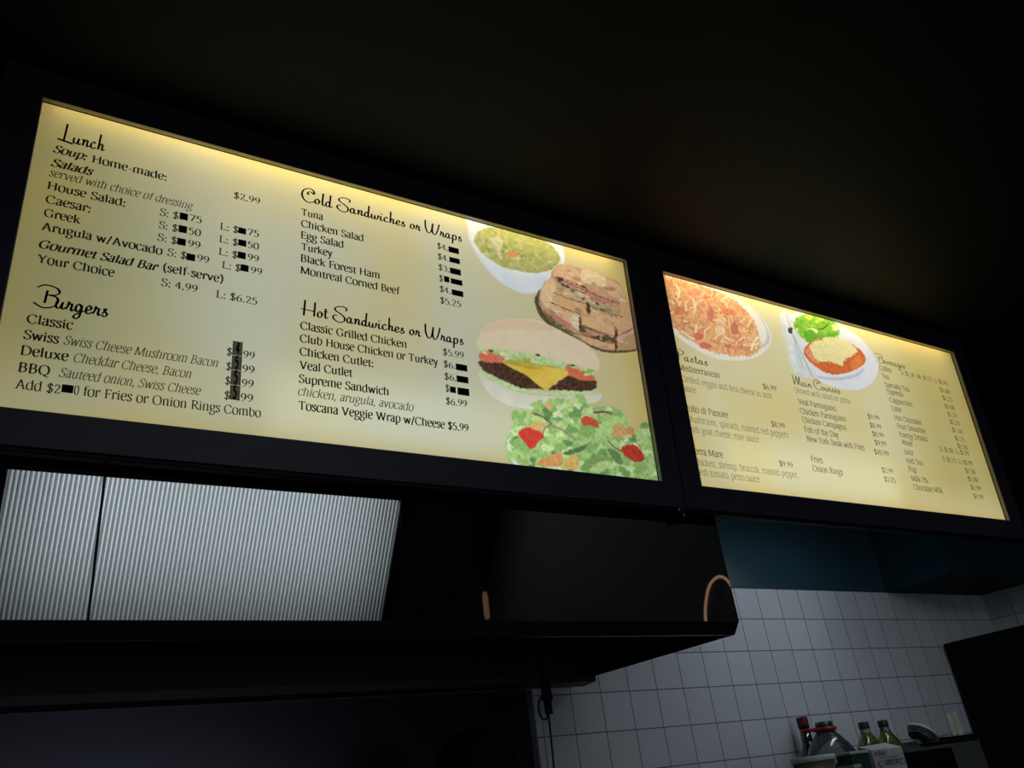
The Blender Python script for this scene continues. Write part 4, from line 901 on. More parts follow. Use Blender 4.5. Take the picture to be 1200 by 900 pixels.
 ('salad',1,(138,176,108),(107,144,82),6,0.5,1.8,0,1,[(1547,267),(1556,265),(1555,258),(1545,256),(1536,253),(1532,257),(1538,263)]),
 ('salad',1,(190,211,150),(148,175,115),6,0.5,1.8,0,1,[(1589,145),(1582,154),(1594,167),(1618,169),(1628,159),(1617,148),(1601,136)]),
 ('salad',1,(117,158,98),(90,128,73),6,0.5,1.8,0,1,[(1433,234),(1405,233),(1379,230),(1384,246),(1398,262),(1422,261),(1429,250)]),
 ('salad',1,(166,201,126),(129,166,96),6,0.5,1.8,0,1,[(1317,275),(1338,270),(1351,262),(1345,243),(1316,236),(1298,245),(1304,259)]),
 ('salad',1,(179,208,136),(140,172,104),6,0.5,1.8,0,1,[(1361,180),(1341,180),(1342,192),(1353,201),(1367,203),(1390,202),(1382,187)]),
 ('salad',1,(103,136,89),(78,109,66),6,0.5,1.8,0,1,[(1336,241),(1339,226),(1311,220),(1297,228),(1294,242),(1315,252),(1336,253)]),
 ('salad',1,(179,208,136),(140,172,104),6,0.5,1.8,0,1,[(1431,120),(1437,115),(1442,110),(1434,104),(1423,104),(1420,108),(1422,113)]),
 ('salad',1,(208,220,182),(163,183,142),6,0.5,1.8,0,1,[(1570,208),(1572,202),(1573,197),(1564,191),(1552,193),(1553,199),(1560,204)]),
 ('salad',1,(117,158,98),(90,128,73),6,0.5,1.8,0,1,[(1269,226),(1278,228),(1281,223),(1278,217),(1269,216),(1265,218),(1257,222)]),
 ('salad',1,(208,220,182),(163,183,142),6,0.5,1.8,0,1,[(1419,264),(1413,256),(1403,258),(1396,261),(1393,269),(1408,274),(1420,272)]),
 ('salad',1,(157,192,117),(122,158,89),6,0.5,1.8,0,1,[(1308,105),(1306,95),(1291,87),(1281,94),(1281,100),(1285,105),(1295,107)]),
 ('salad',1,(208,220,182),(163,183,142),6,0.5,1.8,0,1,[(1357,133),(1365,124),(1354,114),(1337,107),(1325,113),(1333,122),(1340,129)]),
 ('salad',1,(117,158,98),(90,128,73),6,0.5,1.8,0,1,[(1450,72),(1453,81),(1457,95),(1483,97),(1483,84),(1476,77),(1466,71)]),
 ('salad',1,(179,208,136),(140,172,104),6,0.5,1.8,0,1,[(1210,139),(1211,136),(1206,131),(1197,131),(1196,136),(1200,139),(1205,141)]),
 ('salad',1,(208,220,182),(163,183,142),6,0.5,1.8,0,1,[(1620,163),(1635,165),(1646,165),(1647,159),(1639,154),(1628,150),(1624,156)]),
 ('salad',1,(200,217,164),(157,180,127),6,0.5,1.8,0,1,[(1520,91),(1532,108),(1557,109),(1583,112),(1570,97),(1563,84),(1542,85)]),
 ('salad',1,(117,158,98),(90,128,73),6,0.5,1.8,0,1,[(1524,80),(1521,87),(1523,104),(1548,100),(1558,92),(1551,82),(1536,74)]),
 ('salad',1,(190,211,150),(148,175,115),6,0.5,1.8,0,1,[(1526,178),(1530,174),(1523,170),(1515,168),(1504,169),(1511,176),(1519,178)]),
 ('salad',1,(208,220,182),(163,183,142),6,0.5,1.8,0,1,[(1236,152),(1222,148),(1210,153),(1210,164),(1227,170),(1243,171),(1239,160)]),
 ('salad',1,(103,136,89),(78,109,66),6,0.5,1.8,0,1,[(1294,210),(1296,215),(1298,223),(1312,226),(1312,218),(1314,211),(1303,208)]),
 ('salad',1,(200,217,164),(157,180,127),6,0.5,1.8,0,1,[(1350,248),(1351,244),(1350,240),(1343,235),(1339,239),(1336,243),(1343,245)]),
 ('salad',1,(208,220,182),(163,183,142),6,0.5,1.8,0,1,[(1420,238),(1433,244),(1444,241),(1446,234),(1435,230),(1428,229),(1418,230)]),
 ('salad',1,(190,211,150),(148,175,115),6,0.5,1.8,0,1,[(1464,250),(1474,251),(1470,245),(1470,239),(1460,240),(1451,241),(1454,248)]),
 ('salad',1,(179,208,136),(140,172,104),6,0.5,1.8,0,1,[(1235,159),(1217,158),(1201,160),(1195,172),(1218,176),(1236,182),(1242,172)]),
 ('salad',1,(179,208,136),(140,172,104),6,0.5,1.8,0,1,[(1349,69),(1333,62),(1309,56),(1297,69),(1313,85),(1340,92),(1355,82)]),
 ('salad',1,(138,176,108),(107,144,82),6,0.5,1.8,0,1,[(1310,242),(1301,252),(1321,255),(1334,255),(1335,247),(1332,235),(1316,236)]),
 ('salad',1,(157,192,117),(122,158,89),6,0.5,1.8,0,1,[(1292,89),(1284,88),(1280,89),(1275,91),(1280,96),(1288,97),(1294,94)]),
 ('salad',1,(208,220,182),(163,183,142),6,0.5,1.8,0,1,[(1348,246),(1340,248),(1338,255),(1349,258),(1356,258),(1366,256),(1358,249)]),
 ('salad',1,(117,158,98),(90,128,73),6,0.5,1.8,0,1,[(1449,132),(1451,125),(1448,119),(1438,114),(1430,117),(1430,123),(1436,131)]),
 ('salad',1,(117,158,98),(90,128,73),6,0.5,1.8,0,1,[(1322,213),(1326,223),(1339,231),(1354,230),(1359,222),(1345,216),(1336,211)]),
 ('salad',1,(190,211,150),(148,175,115),6,0.5,1.8,0,1,[(1280,164),(1282,174),(1284,182),(1300,187),(1304,179),(1304,172),(1296,159)]),
 ('salad',1,(157,192,117),(122,158,89),6,0.5,1.8,0,1,[(1481,119),(1496,112),(1476,103),(1455,96),(1449,107),(1449,119),(1470,132)]),
 ('salad',1,(138,176,108),(107,144,82),6,0.5,1.8,0,1,[(1304,158),(1302,150),(1292,143),(1283,148),(1275,154),(1282,164),(1298,164)]),
 ('salad',1,(138,176,108),(107,144,82),6,0.5,1.8,0,1,[(1192,123),(1189,137),(1212,149),(1232,144),(1232,132),(1228,118),(1204,113)]),
 ('salad',1,(208,220,182),(163,183,142),6,0.5,1.8,0,1,[(1576,174),(1593,182),(1603,175),(1601,164),(1585,156),(1569,158),(1567,167)]),
 ('salad',1,(208,220,182),(163,183,142),6,0.5,1.8,0,1,[(1356,235),(1357,223),(1338,223),(1319,219),(1326,232),(1335,239),(1348,240)]),
 ('salad',1,(208,220,182),(163,183,142),6,0.5,1.8,0,1,[(1318,101),(1308,97),(1302,99),(1296,102),(1300,107),(1310,111),(1313,106)]),
 ('salad',1,(190,211,150),(148,175,115),6,0.5,1.8,0,1,[(1653,213),(1636,204),(1626,212),(1618,223),(1642,228),(1665,236),(1675,224)]),
 ('salad',1,(200,217,164),(157,180,127),6,0.5,1.8,0,1,[(1294,141),(1305,138),(1315,134),(1309,124),(1294,123),(1282,125),(1274,135)]),
 ('salad',1,(166,201,126),(129,166,96),6,0.5,1.8,0,1,[(1348,113),(1366,120),(1383,117),(1390,106),(1370,97),(1353,94),(1339,101)]),
 ('salad',1,(208,220,182),(163,183,142),6,0.5,1.8,0,1,[(1513,69),(1500,73),(1507,82),(1519,86),(1529,84),(1540,79),(1526,72)]),
 ('salad',1,(103,136,89),(78,109,66),6,0.5,1.8,0,1,[(1372,80),(1366,76),(1358,74),(1354,78),(1358,83),(1366,87),(1372,84)]),
 ('salad',1,(103,136,89),(78,109,66),6,0.5,1.8,0,1,[(1550,202),(1536,194),(1525,196),(1520,200),(1521,206),(1533,212),(1546,211)]),
 ('salad',1,(157,192,117),(122,158,89),6,0.5,1.8,0,1,[(1269,184),(1279,178),(1281,170),(1270,162),(1259,166),(1252,169),(1256,176)]),
 ('salad',1,(103,136,89),(78,109,66),6,0.5,1.8,0,1,[(1592,196),(1594,189),(1586,182),(1572,181),(1570,187),(1575,192),(1582,195)]),
 ('salad',1,(179,208,136),(140,172,104),6,0.5,1.8,0,1,[(1277,72),(1265,68),(1253,65),(1247,72),(1252,81),(1267,84),(1271,77)]),
 ('salad',1,(103,136,89),(78,109,66),6,0.5,1.8,0,1,[(1309,114),(1305,118),(1306,123),(1313,124),(1320,125),(1322,121),(1316,118)]),
 ('salad',1,(190,211,150),(148,175,115),6,0.5,1.8,0,1,[(1424,256),(1432,261),(1441,260),(1438,254),(1434,250),(1423,243),(1419,250)]),
 ('salad',1,(157,192,117),(122,158,89),6,0.5,1.8,0,1,[(1470,112),(1462,108),(1454,105),(1450,109),(1453,113),(1458,116),(1463,115)]),
 ('salad',1,(200,217,164),(157,180,127),6,0.5,1.8,0,1,[(1358,173),(1344,166),(1327,162),(1326,172),(1329,180),(1342,182),(1348,179)]),
 ('salad',1,(208,220,182),(163,183,142),6,0.5,1.8,0,1,[(1302,63),(1283,69),(1294,83),(1311,95),(1325,86),(1331,78),(1324,66)]),
 ('salad',1,(117,158,98),(90,128,73),6,0.5,1.8,0,1,[(1400,191),(1379,183),(1366,180),(1354,184),(1363,193),(1373,206),(1388,200)]),
 ('salad',1,(208,220,182),(163,183,142),6,0.5,1.8,0,1,[(1221,140),(1220,144),(1223,153),(1236,151),(1240,146),(1236,140),(1227,136)]),
 ('salad',1,(208,220,182),(163,183,142),6,0.5,1.8,0,1,[(1390,222),(1393,220),(1392,216),(1387,212),(1378,212),(1378,217),(1383,222)]),
 ('salad',1,(200,64,54),(160,51,43),9,0.5,0.6,0,1,[(1211,160),(1228,177),(1259,183),(1289,164),(1272,147),(1247,123),(1229,137)]),
 ('salad',1,(204,84,62),(163,67,49),9,0.5,0.6,0,1,[(1416,227),(1437,239),(1467,230),(1471,210),(1439,213),(1420,210)]),
 ('salad',1,(182,62,50),(145,49,40),9,0.5,0.6,0,1,[(1543,163),(1591,174),(1618,138),(1588,124),(1570,127),(1546,141)]),
 ('salad',1,(204,170,106),(163,136,84),9,0.5,0.6,0,1,[(1250,182),(1267,203),(1296,196),(1281,177)]),
 ('salad',1,(212,152,98),(169,121,78),9,0.5,0.6,0,1,[(1260,88),(1296,111),(1339,123),(1332,87),(1265,83)]),
 ('salad',1,(216,172,104),(172,137,83),9,0.5,0.6,0,1,[(1338,86),(1372,122),(1391,110),(1380,84)]),
 ('salad',1,(206,160,110),(164,128,88),9,0.5,0.6,0,1,[(1519,219),(1556,230),(1572,204),(1529,187)]),
 ('salad',1,(208,140,96),(166,112,76),9,0.5,0.6,0,1,[(1570,220),(1591,225),(1597,207),(1574,204)]),
 ('salad',1,(214,168,124),(171,134,99),9,0.5,0.6,0,1,[(1300,254),(1326,258),(1318,239)]),
 ('salad',1,(128,159,99),(102,130,77),9,0.5,0.6,0,1,[(1391,84),(1438,121),(1495,127),(1501,111),(1457,86)]),
 ('salad',1,(181,204,141),(148,168,113),9,0.5,0.6,0,1,[(1420,83),(1454,110),(1494,118),(1497,107),(1456,82)]),
 ('salad',1,(94,118,81),(72,94,62),9,0.5,0.6,0,1,[(1344,125),(1419,155),(1433,161),(1404,136),(1360,120)]),
 ('salad',1,(104,134,92),(81,108,70),9,0.5,0.6,0,1,[(1492,152),(1528,145),(1536,114),(1511,117)]),
 ('salad',1,(112,52,84),None,4,0.3,0.5,4,1,[(1261,223),(1286,219),(1315,202)]),
 ('salad',1,(160,104,126),None,4,0.3,0.5,4.5,1,[(1312,198),(1352,187),(1386,166)]),
 ('salad',1,(136,44,88),None,4,0.3,0.5,5,1,[(1461,253),(1496,260),(1523,258)]),
 ('salad',1,(120,52,80),None,4,0.3,0.5,3.5,1,[(1498,174),(1518,157),(1539,150)]),
 ('salad',1,(150,84,104),None,4,0.3,0.5,3.5,1,[(1587,206),(1599,180),(1612,164)]),
 ('salad',1,(150,70,110),None,4,0.3,0.5,3,1,[(1285,169),(1294,185),(1312,198)]),
 ('salad',1,(137,153,116),None,4,0.3,0.5,2,1,[(1479,268),(1519,278),(1543,269)]),
 ('pasta',2,(216,212,204),(206,204,206),60,0.5,0.2,0,1,[(78,844),(82,786),(144,787),(308,791),(421,767),(499,728),(540,679),(538,628),(494,578),(409,534),(320,513),(239,510),(150,533),(89,566),(45,603)]),
 ('pasta',2,(196,194,204),None,20,0.5,0.6,0,3,[(412,765),(481,730),(521,681),(516,631),(476,588),(517,610),(538,642),(530,683),(497,723)]),
 ('pasta',2,(213,170,125),(193,126,91),14,0.8,2.5,0,1,[(76,757),(142,776),(181,772),(287,774),(385,760),(437,729),(476,681),(483,624),(477,587),(413,549),(325,532),(244,530),(184,546),(135,564),(94,588),(48,617)]),
 ('pasta',2,(204,141,103),None,4,0.3,0.8,4.486268153449112,1,[(152,690),(143,671),(123,659)]),
 ('pasta',2,(197,120,92),None,4,0.3,0.8,5.979765642420103,1,[(313,766),(289,740),(258,732)]),
 ('pasta',2,(191,126,101),None,4,0.3,0.8,3.4573474281502077,1,[(300,706),(300,696),(294,683)]),
 ('pasta',2,(220,178,128),None,4,0.3,0.8,4.553944796882583,1,[(427,635),(418,625),(406,618)]),
 ('pasta',2,(191,126,101),None,4,0.3,0.8,6.792267601823756,1,[(165,603),(184,598),(207,598)]),
 ('pasta',2,(224,189,135),None,4,0.3,0.8,4.411820290829924,1,[(114,575),(131,579),(144,574)]),
 ('pasta',2,(229,200,156),None,4,0.3,0.8,4.832909162328565,1,[(383,584),(368,579),(355,569)]),
 ('pasta',2,(212,155,116),None,4,0.3,0.8,4.2421049922682155,1,[(407,640),(396,633),(384,630)]),
 ('pasta',2,(204,141,103),None,4,0.3,0.8,6.784798432256135,1,[(353,622),(362,619),(375,624)]),
 ('pasta',2,(212,155,116),None,4,0.3,0.8,6.583170753746456,1,[(314,640),(288,636),(263,621)]),
 ('pasta',2,(197,120,92),None,4,0.3,0.8,7.505353906860939,1,[(185,675),(165,662),(160,644)]),
 ('pasta',2,(229,200,156),None,4,0.3,0.8,6.957187955027498,1,[(468,704),(445,672),(412,644)]),
 ('pasta',2,(232,210,170),None,4,0.3,0.8,4.745182869820352,1,[(399,739),(366,717),(343,689)]),
 ('pasta',2,(191,126,101),None,4,0.3,0.8,3.271503019205779,1,[(226,674),(207,646),(183,622)]),
 ('pasta',2,(204,141,103),None,4,0.3,0.8,3.218456311237032,1,[(378,734),(356,701),(361,674)]),
 ('pasta',2,(204,141,103),None,4,0.3,0.8,5.719657989601673,1,[(329,604),(353,601),(356,581)]),
 ('pasta',2,(197,120,92),None,4,0.3,0.8,3.685952087363348,1,[(189,782),(189,765),(200,755)]),
 ('pasta',2,(212,155,116),None,4,0.3,0.8,3.665510629707705,1,[(364,709),(345,681),(355,661)]),
 ('pasta',2,(204,141,103),None,4,0.3,0.8,4.667858460150722,1,[(299,623),(324,621),(347,614)]),
 ('pasta',2,(228,194,159),None,4,0.3,0.8,7.896545576348111,1,[(428,690),(416,678),(401,668)]),
 ('pasta',2,(212,155,116),None,4,0.3,0.8,4.03216383767861,1,[(418,734),(426,713),(458,715)]),
 ('pasta',2,(232,210,170),None,4,0.3,0.8,3.8065979303594935,1,[(82,694),(99,684),(119,677)]),
 ('pasta',2,(212,155,116),None,4,0.3,0.8,7.960639811300664,1,[(234,651),(235,630),(257,625)]),
 ('pasta',2,(224,189,135),None,4,0.3,0.8,5.441716722764395,1,[(341,555),(336,544),(331,533)]),
 ('pasta',2,(197,120,92),None,4,0.3,0.8,6.265364663525986,1,[(229,784),(246,775),(254,757)]),
 ('pasta',2,(191,126,101),None,4,0.3,0.8,7.228621717378597,1,[(64,653),(84,657),(94,646)]),
 ('pasta',2,(237,219,186),None,4,0.3,0.8,4.600778074198436,1,[(394,607),(374,595),(362,579)]),
 ('pasta',2,(229,200,156),None,4,0.3,0.8,3.536180308717096,1,[(206,658),(205,632),(221,615)]),
 ('pasta',2,(204,141,103),None,4,0.3,0.8,5.471899182460457,1,[(401,573),(381,576),(358,563)]),
 ('pasta',2,(204,141,103),None,4,0.3,0.8,3.8181903935335653,1,[(288,779),(289,758),(310,751)]),
 ('pasta',2,(229,200,156),None,4,0.3,0.8,3.1601063400813603,1,[(127,770),(131,759),(128,746)]),
 ('pasta',2,(229,200,156),None,4,0.3,0.8,5.573109742655513,1,[(302,588),(293,576),(296,565)]),
 ('pasta',2,(220,178,128),None,4,0.3,0.8,4.894113618721825,1,[(251,725),(260,707),(251,682)]),
 ('pasta',2,(224,189,135),None,4,0.3,0.8,7.856479113351379,1,[(351,680),(349,660),(346,640)]),
 ('pasta',2,(229,200,156),None,4,0.3,0.8,6.613842080401112,1,[(470,604),(432,590),(395,583)]),
 ('pasta',2,(220,178,128),None,4,0.3,0.8,4.496559339212723,1,[(198,620),(188,603),(183,585)]),
 ('pasta',2,(228,194,159),None,4,0.3,0.8,4.8600493876217765,1,[(106,727),(86,711),(79,691)]),
 ('pasta',2,(232,210,170),None,4,0.3,0.8,4.136222935486646,1,[(324,717),(314,695),(310,674)]),
 ('pasta',2,(204,141,103),None,4,0.3,0.8,5.770106250724007,1,[(396,659),(421,656),(438,643)]),
 ('pasta',2,(232,210,170),None,4,0.3,0.8,7.257684476972605,1,[(132,620),(153,620),(171,616)]),
 ('pasta',2,(232,210,170),None,4,0.3,0.8,6.132973536500988,1,[(313,596),(333,592),(352,589)]),
 ('pasta',2,(212,155,116),None,4,0.3,0.8,6.874900009226609,1,[(255,636),(233,605),(233,577)]),
 ('pasta',2,(204,141,103),None,4,0.3,0.8,5.298528451469913,1,[(100,705),(103,698),(104,691)]),
 ('pasta',2,(204,141,103),None,4,0.3,0.8,5.814796310466191,1,[(147,739),(135,729),(122,727)]),
 ('pasta',2,(229,200,156),None,4,0.3,0.8,7.1281523650741505,1,[(412,600),(433,589),(460,585)]),
 ('pasta',2,(229,200,156),None,4,0.3,0.8,7.082725368581511,1,[(147,691),(125,662),(95,639)]),
 ('pasta',2,(204,141,103),None,4,0.3,0.8,4.273011950938187,1,[(211,707),(209,684),(229,676)]),
 ('pasta',2,(229,200,156),None,4,0.3,0.8,5.440238822639628,1,[(169,666),(142,656),(123,635)]),
 ('pasta',2,(224,189,135),None,4,0.3,0.8,7.181033676275669,1,[(81,699),(115,704),(134,687)]),
 ('pasta',2,(212,155,116),None,4,0.3,0.8,3.069003478614916,1,[(364,755),(334,752),(302,738)]),
 ('pasta',2,(229,200,156),None,4,0.3,0.8,3.37301939659883,1,[(236,779),(239,753),(223,723)]),
 ('pasta',2,(212,155,116),None,4,0.3,0.8,4.9670804302844775,1,[(334,660),(331,632),(302,605)]),
 ('pasta',2,(220,178,128),None,4,0.3,0.8,5.9461166122786375,1,[(418,666),(434,661),(455,666)]),
 ('pasta',2,(224,189,135),None,4,0.3,0.8,7.68706188178369,1,[(94,730),(102,717),(106,701)]),
 ('pasta',2,(228,194,159),None,4,0.3,0.8,3.2269074555812223,1,[(206,707),(200,692),(202,680)]),
 ('pasta',2,(197,120,92),None,4,0.3,0.8,4.78416868928674,1,[(104,592),(112,584),(121,576)]),
 ('pasta',2,(232,210,170),None,4,0.3,0.8,7.361913509638756,1,[(278,650),(308,655),(325,641)]),
 ('pasta',2,(204,141,103),None,4,0.3,0.8,7.364067569252126,1,[(401,667),(385,650),(377,633)]),
 ('pasta',2,(191,126,101),None,4,0.3,0.8,7.266016320705769,1,[(449,668),(469,656),(475,634)]),
 ('pasta',2,(212,155,116),None,4,0.3,0.8,5.518666363033855,1,[(408,758),(393,731),(364,710)]),
 ('pasta',2,(212,155,116),None,4,0.3,0.8,5.024907560852106,1,[(445,612),(431,612),(415,605)]),
 ('pasta',2,(197,120,92),None,4,0.3,0.8,4.260588270673711,1,[(236,586),(210,583),(186,566)]),
 ('pasta',2,(232,210,170),None,4,0.3,0.8,5.924614741606392,1,[(307,628),(295,627),(282,620)]),
 ('pasta',2,(232,210,170),None,4,0.3,0.8,7.19293550716772,1,[(202,716),(206,690),(196,659)]),
 ('pasta',2,(197,120,92),None,4,0.3,0.8,4.184507560148654,1,[(242,754),(219,737),(193,729)]),
 ('pasta',2,(191,126,101),None,4,0.3,0.8,6.240469772352647,1,[(98,775),(91,746),(98,723)]),
 ('pasta',2,(228,194,159),None,4,0.3,0.8,4.705801737271782,1,[(154,578),(130,579),(105,563)]),
 ('pasta',2,(229,200,156),None,4,0.3,0.8,4.061131668148482,1,[(147,748),(142,720),(129,692)]),
 ('pasta',2,(237,219,186),None,4,0.3,0.8,3.8725240848007814,1,[(194,594),(186,576),(171,560)]),
 ('pasta',2,(228,194,159),None,4,0.3,0.8,4.9977868816635524,1,[(392,610),(420,616),(442,609)]),
 ('pasta',2,(237,219,186),None,4,0.3,0.8,3.280087754694185,1,[(427,592),(447,596),(466,596)]),
 ('pasta',2,(220,178,128),None,4,0.3,0.8,5.6474106970127025,1,[(304,616),(305,606),(313,601)]),
 ('pasta',2,(228,194,159),None,4,0.3,0.8,5.874869940088666,1,[(247,723),(216,698),(203,669)]),
 ('pasta',2,(197,120,92),None,4,0.3,0.8,6.2582038928794095,1,[(170,619),(146,611),(131,591)]),
 ('pasta',2,(197,120,92),None,4,0.3,0.8,3.659323157851228,1,[(289,625),(282,608),(274,591)]),
 ('pasta',2,(204,141,103),None,4,0.3,0.8,5.004220662883976,1,[(85,650),(65,627),(51,602)]),
 ('pasta',2,(204,141,103),None,4,0.3,0.8,5.7762390590224815,1,[(468,590),(460,579),(451,567)]),
 ('pasta',2,(220,178,128),None,4,0.3,0.8,5.642490045318118,1,[(218,761),(248,764),(262,746)]),
 ('pasta',2,(237,219,186),None,4,0.3,0.8,7.50514896961057,1,[(195,614),(186,587),(196,566)]),
 ('pasta',2,(229,200,156),None,4,0.3,0.8,3.327194549394836,1,[(256,745),(247,736),(236,729)]),
 ('pasta',2,(224,189,135),None,4,0.3,0.8,7.535103176501753,1,[(360,713),(348,706),(335,699)]),
 ('pasta',2,(224,189,135),None,4,0.3,0.8,4.209145867503459,1,[(220,613),(208,610),(199,601)]),
 ('pasta',2,(212,155,116),None,4,0.3,0.8,4.083046457966596,1,[(222,714),(229,703),(224,687)]),
 ('pasta',2,(197,120,92),None,4,0.3,0.8,3.4421646271470263,1,[(395,603),(420,595),(427,574)]),
 ('pasta',2,(229,200,156),None,4,0.3,0.8,7.414290181628374,1,[(195,722),(169,693),(161,662)]),
 ('pasta',2,(197,120,92),None,4,0.3,0.8,6.4257706263819365,1,[(209,579),(196,568),(181,563)]),
 ('pasta',2,(224,189,135),None,4,0.3,0.8,3.451156959466694,1,[(180,663),(187,644),(197,626)]),
 ('pasta',2,(229,200,156),None,4,0.3,0.8,3.189370033697477,1,[(354,575),(343,574),(331,569)]),
 ('pasta',2,(237,219,186),None,4,0.3,0.8,3.322783771104072,1,[(296,754),(290,741),(297,733)]),
 ('pasta',2,(232,210,170),None,4,0.3,0.8,5.649658819793637,1,[(87,719),(81,696),(73,674)]),
 ('pasta',2,(204,141,103),None,4,0.3,0.8,6.656991760149161,1,[(360,561),(399,571),(427,560)]),
 ('pasta',2,(191,126,101),None,4,0.3,0.8,3.2392839792416397,1,[(191,742),(192,732),(204,730)]),
 ('pasta',2,(212,155,116),None,4,0.3,0.8,5.719847905715422,1,[(361,567),(363,552),(380,549)]),
 ('pasta',2,(224,189,135),None,4,0.3,0.8,5.109808710152851,1,[(316,622),(282,607),(249,604)]),
 ('pasta',2,(220,178,128),None,4,0.3,0.8,7.490486234365216,1,[(277,707),(308,711),(325,696)]),
 ('pasta',2,(224,189,135),None,4,0.3,0.8,7.955061161546483,1,[(363,786),(363,756),(348,724)]),
 ('pasta',2,(229,200,156),None,4,0.3,0.8,5.029096919826767,1,[(385,646),(404,635),(435,645)]),
 ('pasta',2,(228,194,159),None,4,0.3,0.8,3.0046614361356996,1,[(287,636),(286,614),(287,594)]),
 ('pasta',2,(204,141,103),None,4,0.3,0.8,7.1249540682700845,1,[(364,604),(372,585),(353,562)]),
 ('pasta',2,(197,120,92),None,4,0.3,0.8,6.064068841174281,1,[(375,590),(384,585),(381,574)]),
 ('pasta',2,(228,194,159),None,4,0.3,0.8,6.8269436830628845,1,[(383,756),(362,734),(354,712)]),
 ('pasta',2,(237,219,186),None,4,0.3,0.8,5.61965852993881,1,[(322,654),(309,648),(297,648)]),
 ('pasta',2,(212,155,116),None,4,0.3,0.8,3.888567739744703,1,[(256,582),(268,579),(273,570)]),
 ('pasta',2,(237,219,186),None,4,0.3,0.8,7.16060447184795,1,[(474,629),(446,601),(428,571)]),
 ('pasta',2,(191,126,101),None,4,0.3,0.8,4.512003334343621,1,[(125,704),(144,708),(158,702)]),
 ('pasta',2,(212,155,116),None,4,0.3,0.8,6.653395093913437,1,[(355,758),(357,740),(376,735)]),
 ('pasta',2,(204,141,103),None,4,0.3,0.8,6.113727546139575,1,[(121,626),(133,629),(146,631)]),
 ('pasta',2,(197,120,92),None,4,0.3,0.8,3.288673326022603,1,[(250,589),(253,570),(277,568)]),
 ('pasta',2,(212,155,116),None,4,0.3,0.8,3.456643533899514,1,[(114,582),(119,570),(132,564)]),
 ('pasta',2,(228,194,159),None,4,0.3,0.8,6.905278458134045,1,[(294,579),(314,577),(323,565)]),
 ('pasta',2,(224,189,135),None,4,0.3,0.8,5.154835374958288,1,[(448,646),(453,640),(452,630)]),
 ('pasta',2,(228,194,159),None,4,0.3,0.8,3.95804963177774,1,[(321,760),(331,737),(361,733)]),
 ('pasta',2,(232,210,170),None,4,0.3,0.8,3.3996954022362225,1,[(469,664),(470,642),(481,626)]),
 ('pasta',2,(229,200,156),None,4,0.3,0.8,3.5390431580236763,1,[(255,715),(263,692),(261,664)]),
 ('pasta',2,(220,178,128),None,4,0.3,0.8,7.451760503094466,1,[(287,561),(279,541),(256,528)]),
 ('pasta',2,(204,141,103),None,4,0.3,0.8,5.008387913616946,1,[(255,687),(254,661),(242,634)]),
 ('pasta',2,(232,210,170),None,4,0.3,0.8,5.855127148981387,1,[(290,600),(277,592),(267,581)]),
 ('pasta',2,(204,141,103),None,4,0.3,0.8,6.555298609122217,1,[(83,630),(69,621),(56,612)]),
 ('pasta',2,(220,178,128),None,4,0.3,0.8,4.6024425005292855,1,[(384,739),(378,706),(350,674)]),
 ('pasta',2,(197,120,92),None,4,0.3,0.8,5.7784686310135775,1,[(140,634),(136,624),(134,614)]),
 ('pasta',2,(224,189,135),None,4,0.3,0.8,7.283206147685561,1,[(268,686),(288,694),(303,689)]),
 ('pasta',2,(212,155,116),None,4,0.3,0.8,6.2816091734538615,1,[(166,725),(188,724),(211,729)]),
 ('pasta',2,(232,210,170),None,4,0.3,0.8,5.044643087365339,1,[(259,624),(230,603),(222,576)]),
 ('pasta',2,(204,141,103),None,4,0.3,0.8,7.012308119727393,1,[(301,737),(311,717),(332,706)]),
 ('pasta',2,(229,200,156),None,4,0.3,0.8,3.9006740686938453,1,[(342,694),(319,679),(296,676)]),
 ('pasta',2,(220,178,128),None,4,0.3,0.8,5.4910849042536904,1,[(388,689),(420,700),(449,700)]),
 ('pasta',2,(220,178,128),None,4,0.3,0.8,6.887728375116664,1,[(332,637),(344,632),(346,620)]),
 ('pasta',2,(229,200,156),None,4,0.3,0.8,5.073455722025384,1,[(372,692),(364,677),(369,666)]),
 ('pasta',2,(229,200,156),None,4,0.3,0.8,7.61927822588785,1,[(395,766),(364,759),(335,737)]),
 ('pasta',2,(237,219,186),None,4,0.3,0.8,6.534709198794322,1,[(138,750),(149,731),(138,704)]),
 ('pasta',2,(204,141,103),None,4,0.3,0.8,4.95750590317599,1,[(375,753),(383,736),(403,730)]),
 ('pasta',2,(232,210,170),None,4,0.3,0.8,3.9907803112437157,1,[(92,668),(84,655),(75,642)]),
 ('pasta',2,(237,219,186),None,4,0.3,0.8,3.6106361619194676,1,[(137,734),(135,716),(150,709)]),
 ('pasta',2,(232,210,170),None,4,0.3,0.8,4.002548764822746,1,[(212,705),(199,684),(175,670)]),
 ('pasta',2,(212,155,116),None,4,0.3,0.8,4.3558703946983,1,[(204,726),(184,700),(180,674)]),
 ('pasta',2,(228,194,159),None,4,0.3,0.8,3.503333097970284,1,[(404,611),(413,586),(449,584)]),
 ('pasta',2,(237,219,186),None,4,0.3,0.8,5.248118351438675,1,[(68,708),(78,700),(95,701)]),
 ('pasta',2,(232,210,170),None,4,0.3,0.8,6.618395163088109,1,[(128,580),(146,568),(171,564)]),
 ('pasta',2,(229,200,156),None,4,0.3,0.8,3.168635474130942,1,[(225,590),(237,587),(250,587)]),
 ('pasta',2,(220,178,128),None,4,0.3,0.8,6.31372916480696,1,[(315,734),(311,709),(326,695)]),
 ('pasta',2,(197,120,92),None,4,0.3,0.8,3.470065925513783,1,[(148,796),(125,769),(112,741)]),
 ('pasta',2,(191,126,101),None,4,0.3,0.8,3.2103162373149052,1,[(251,655),(266,646),(289,650)]),
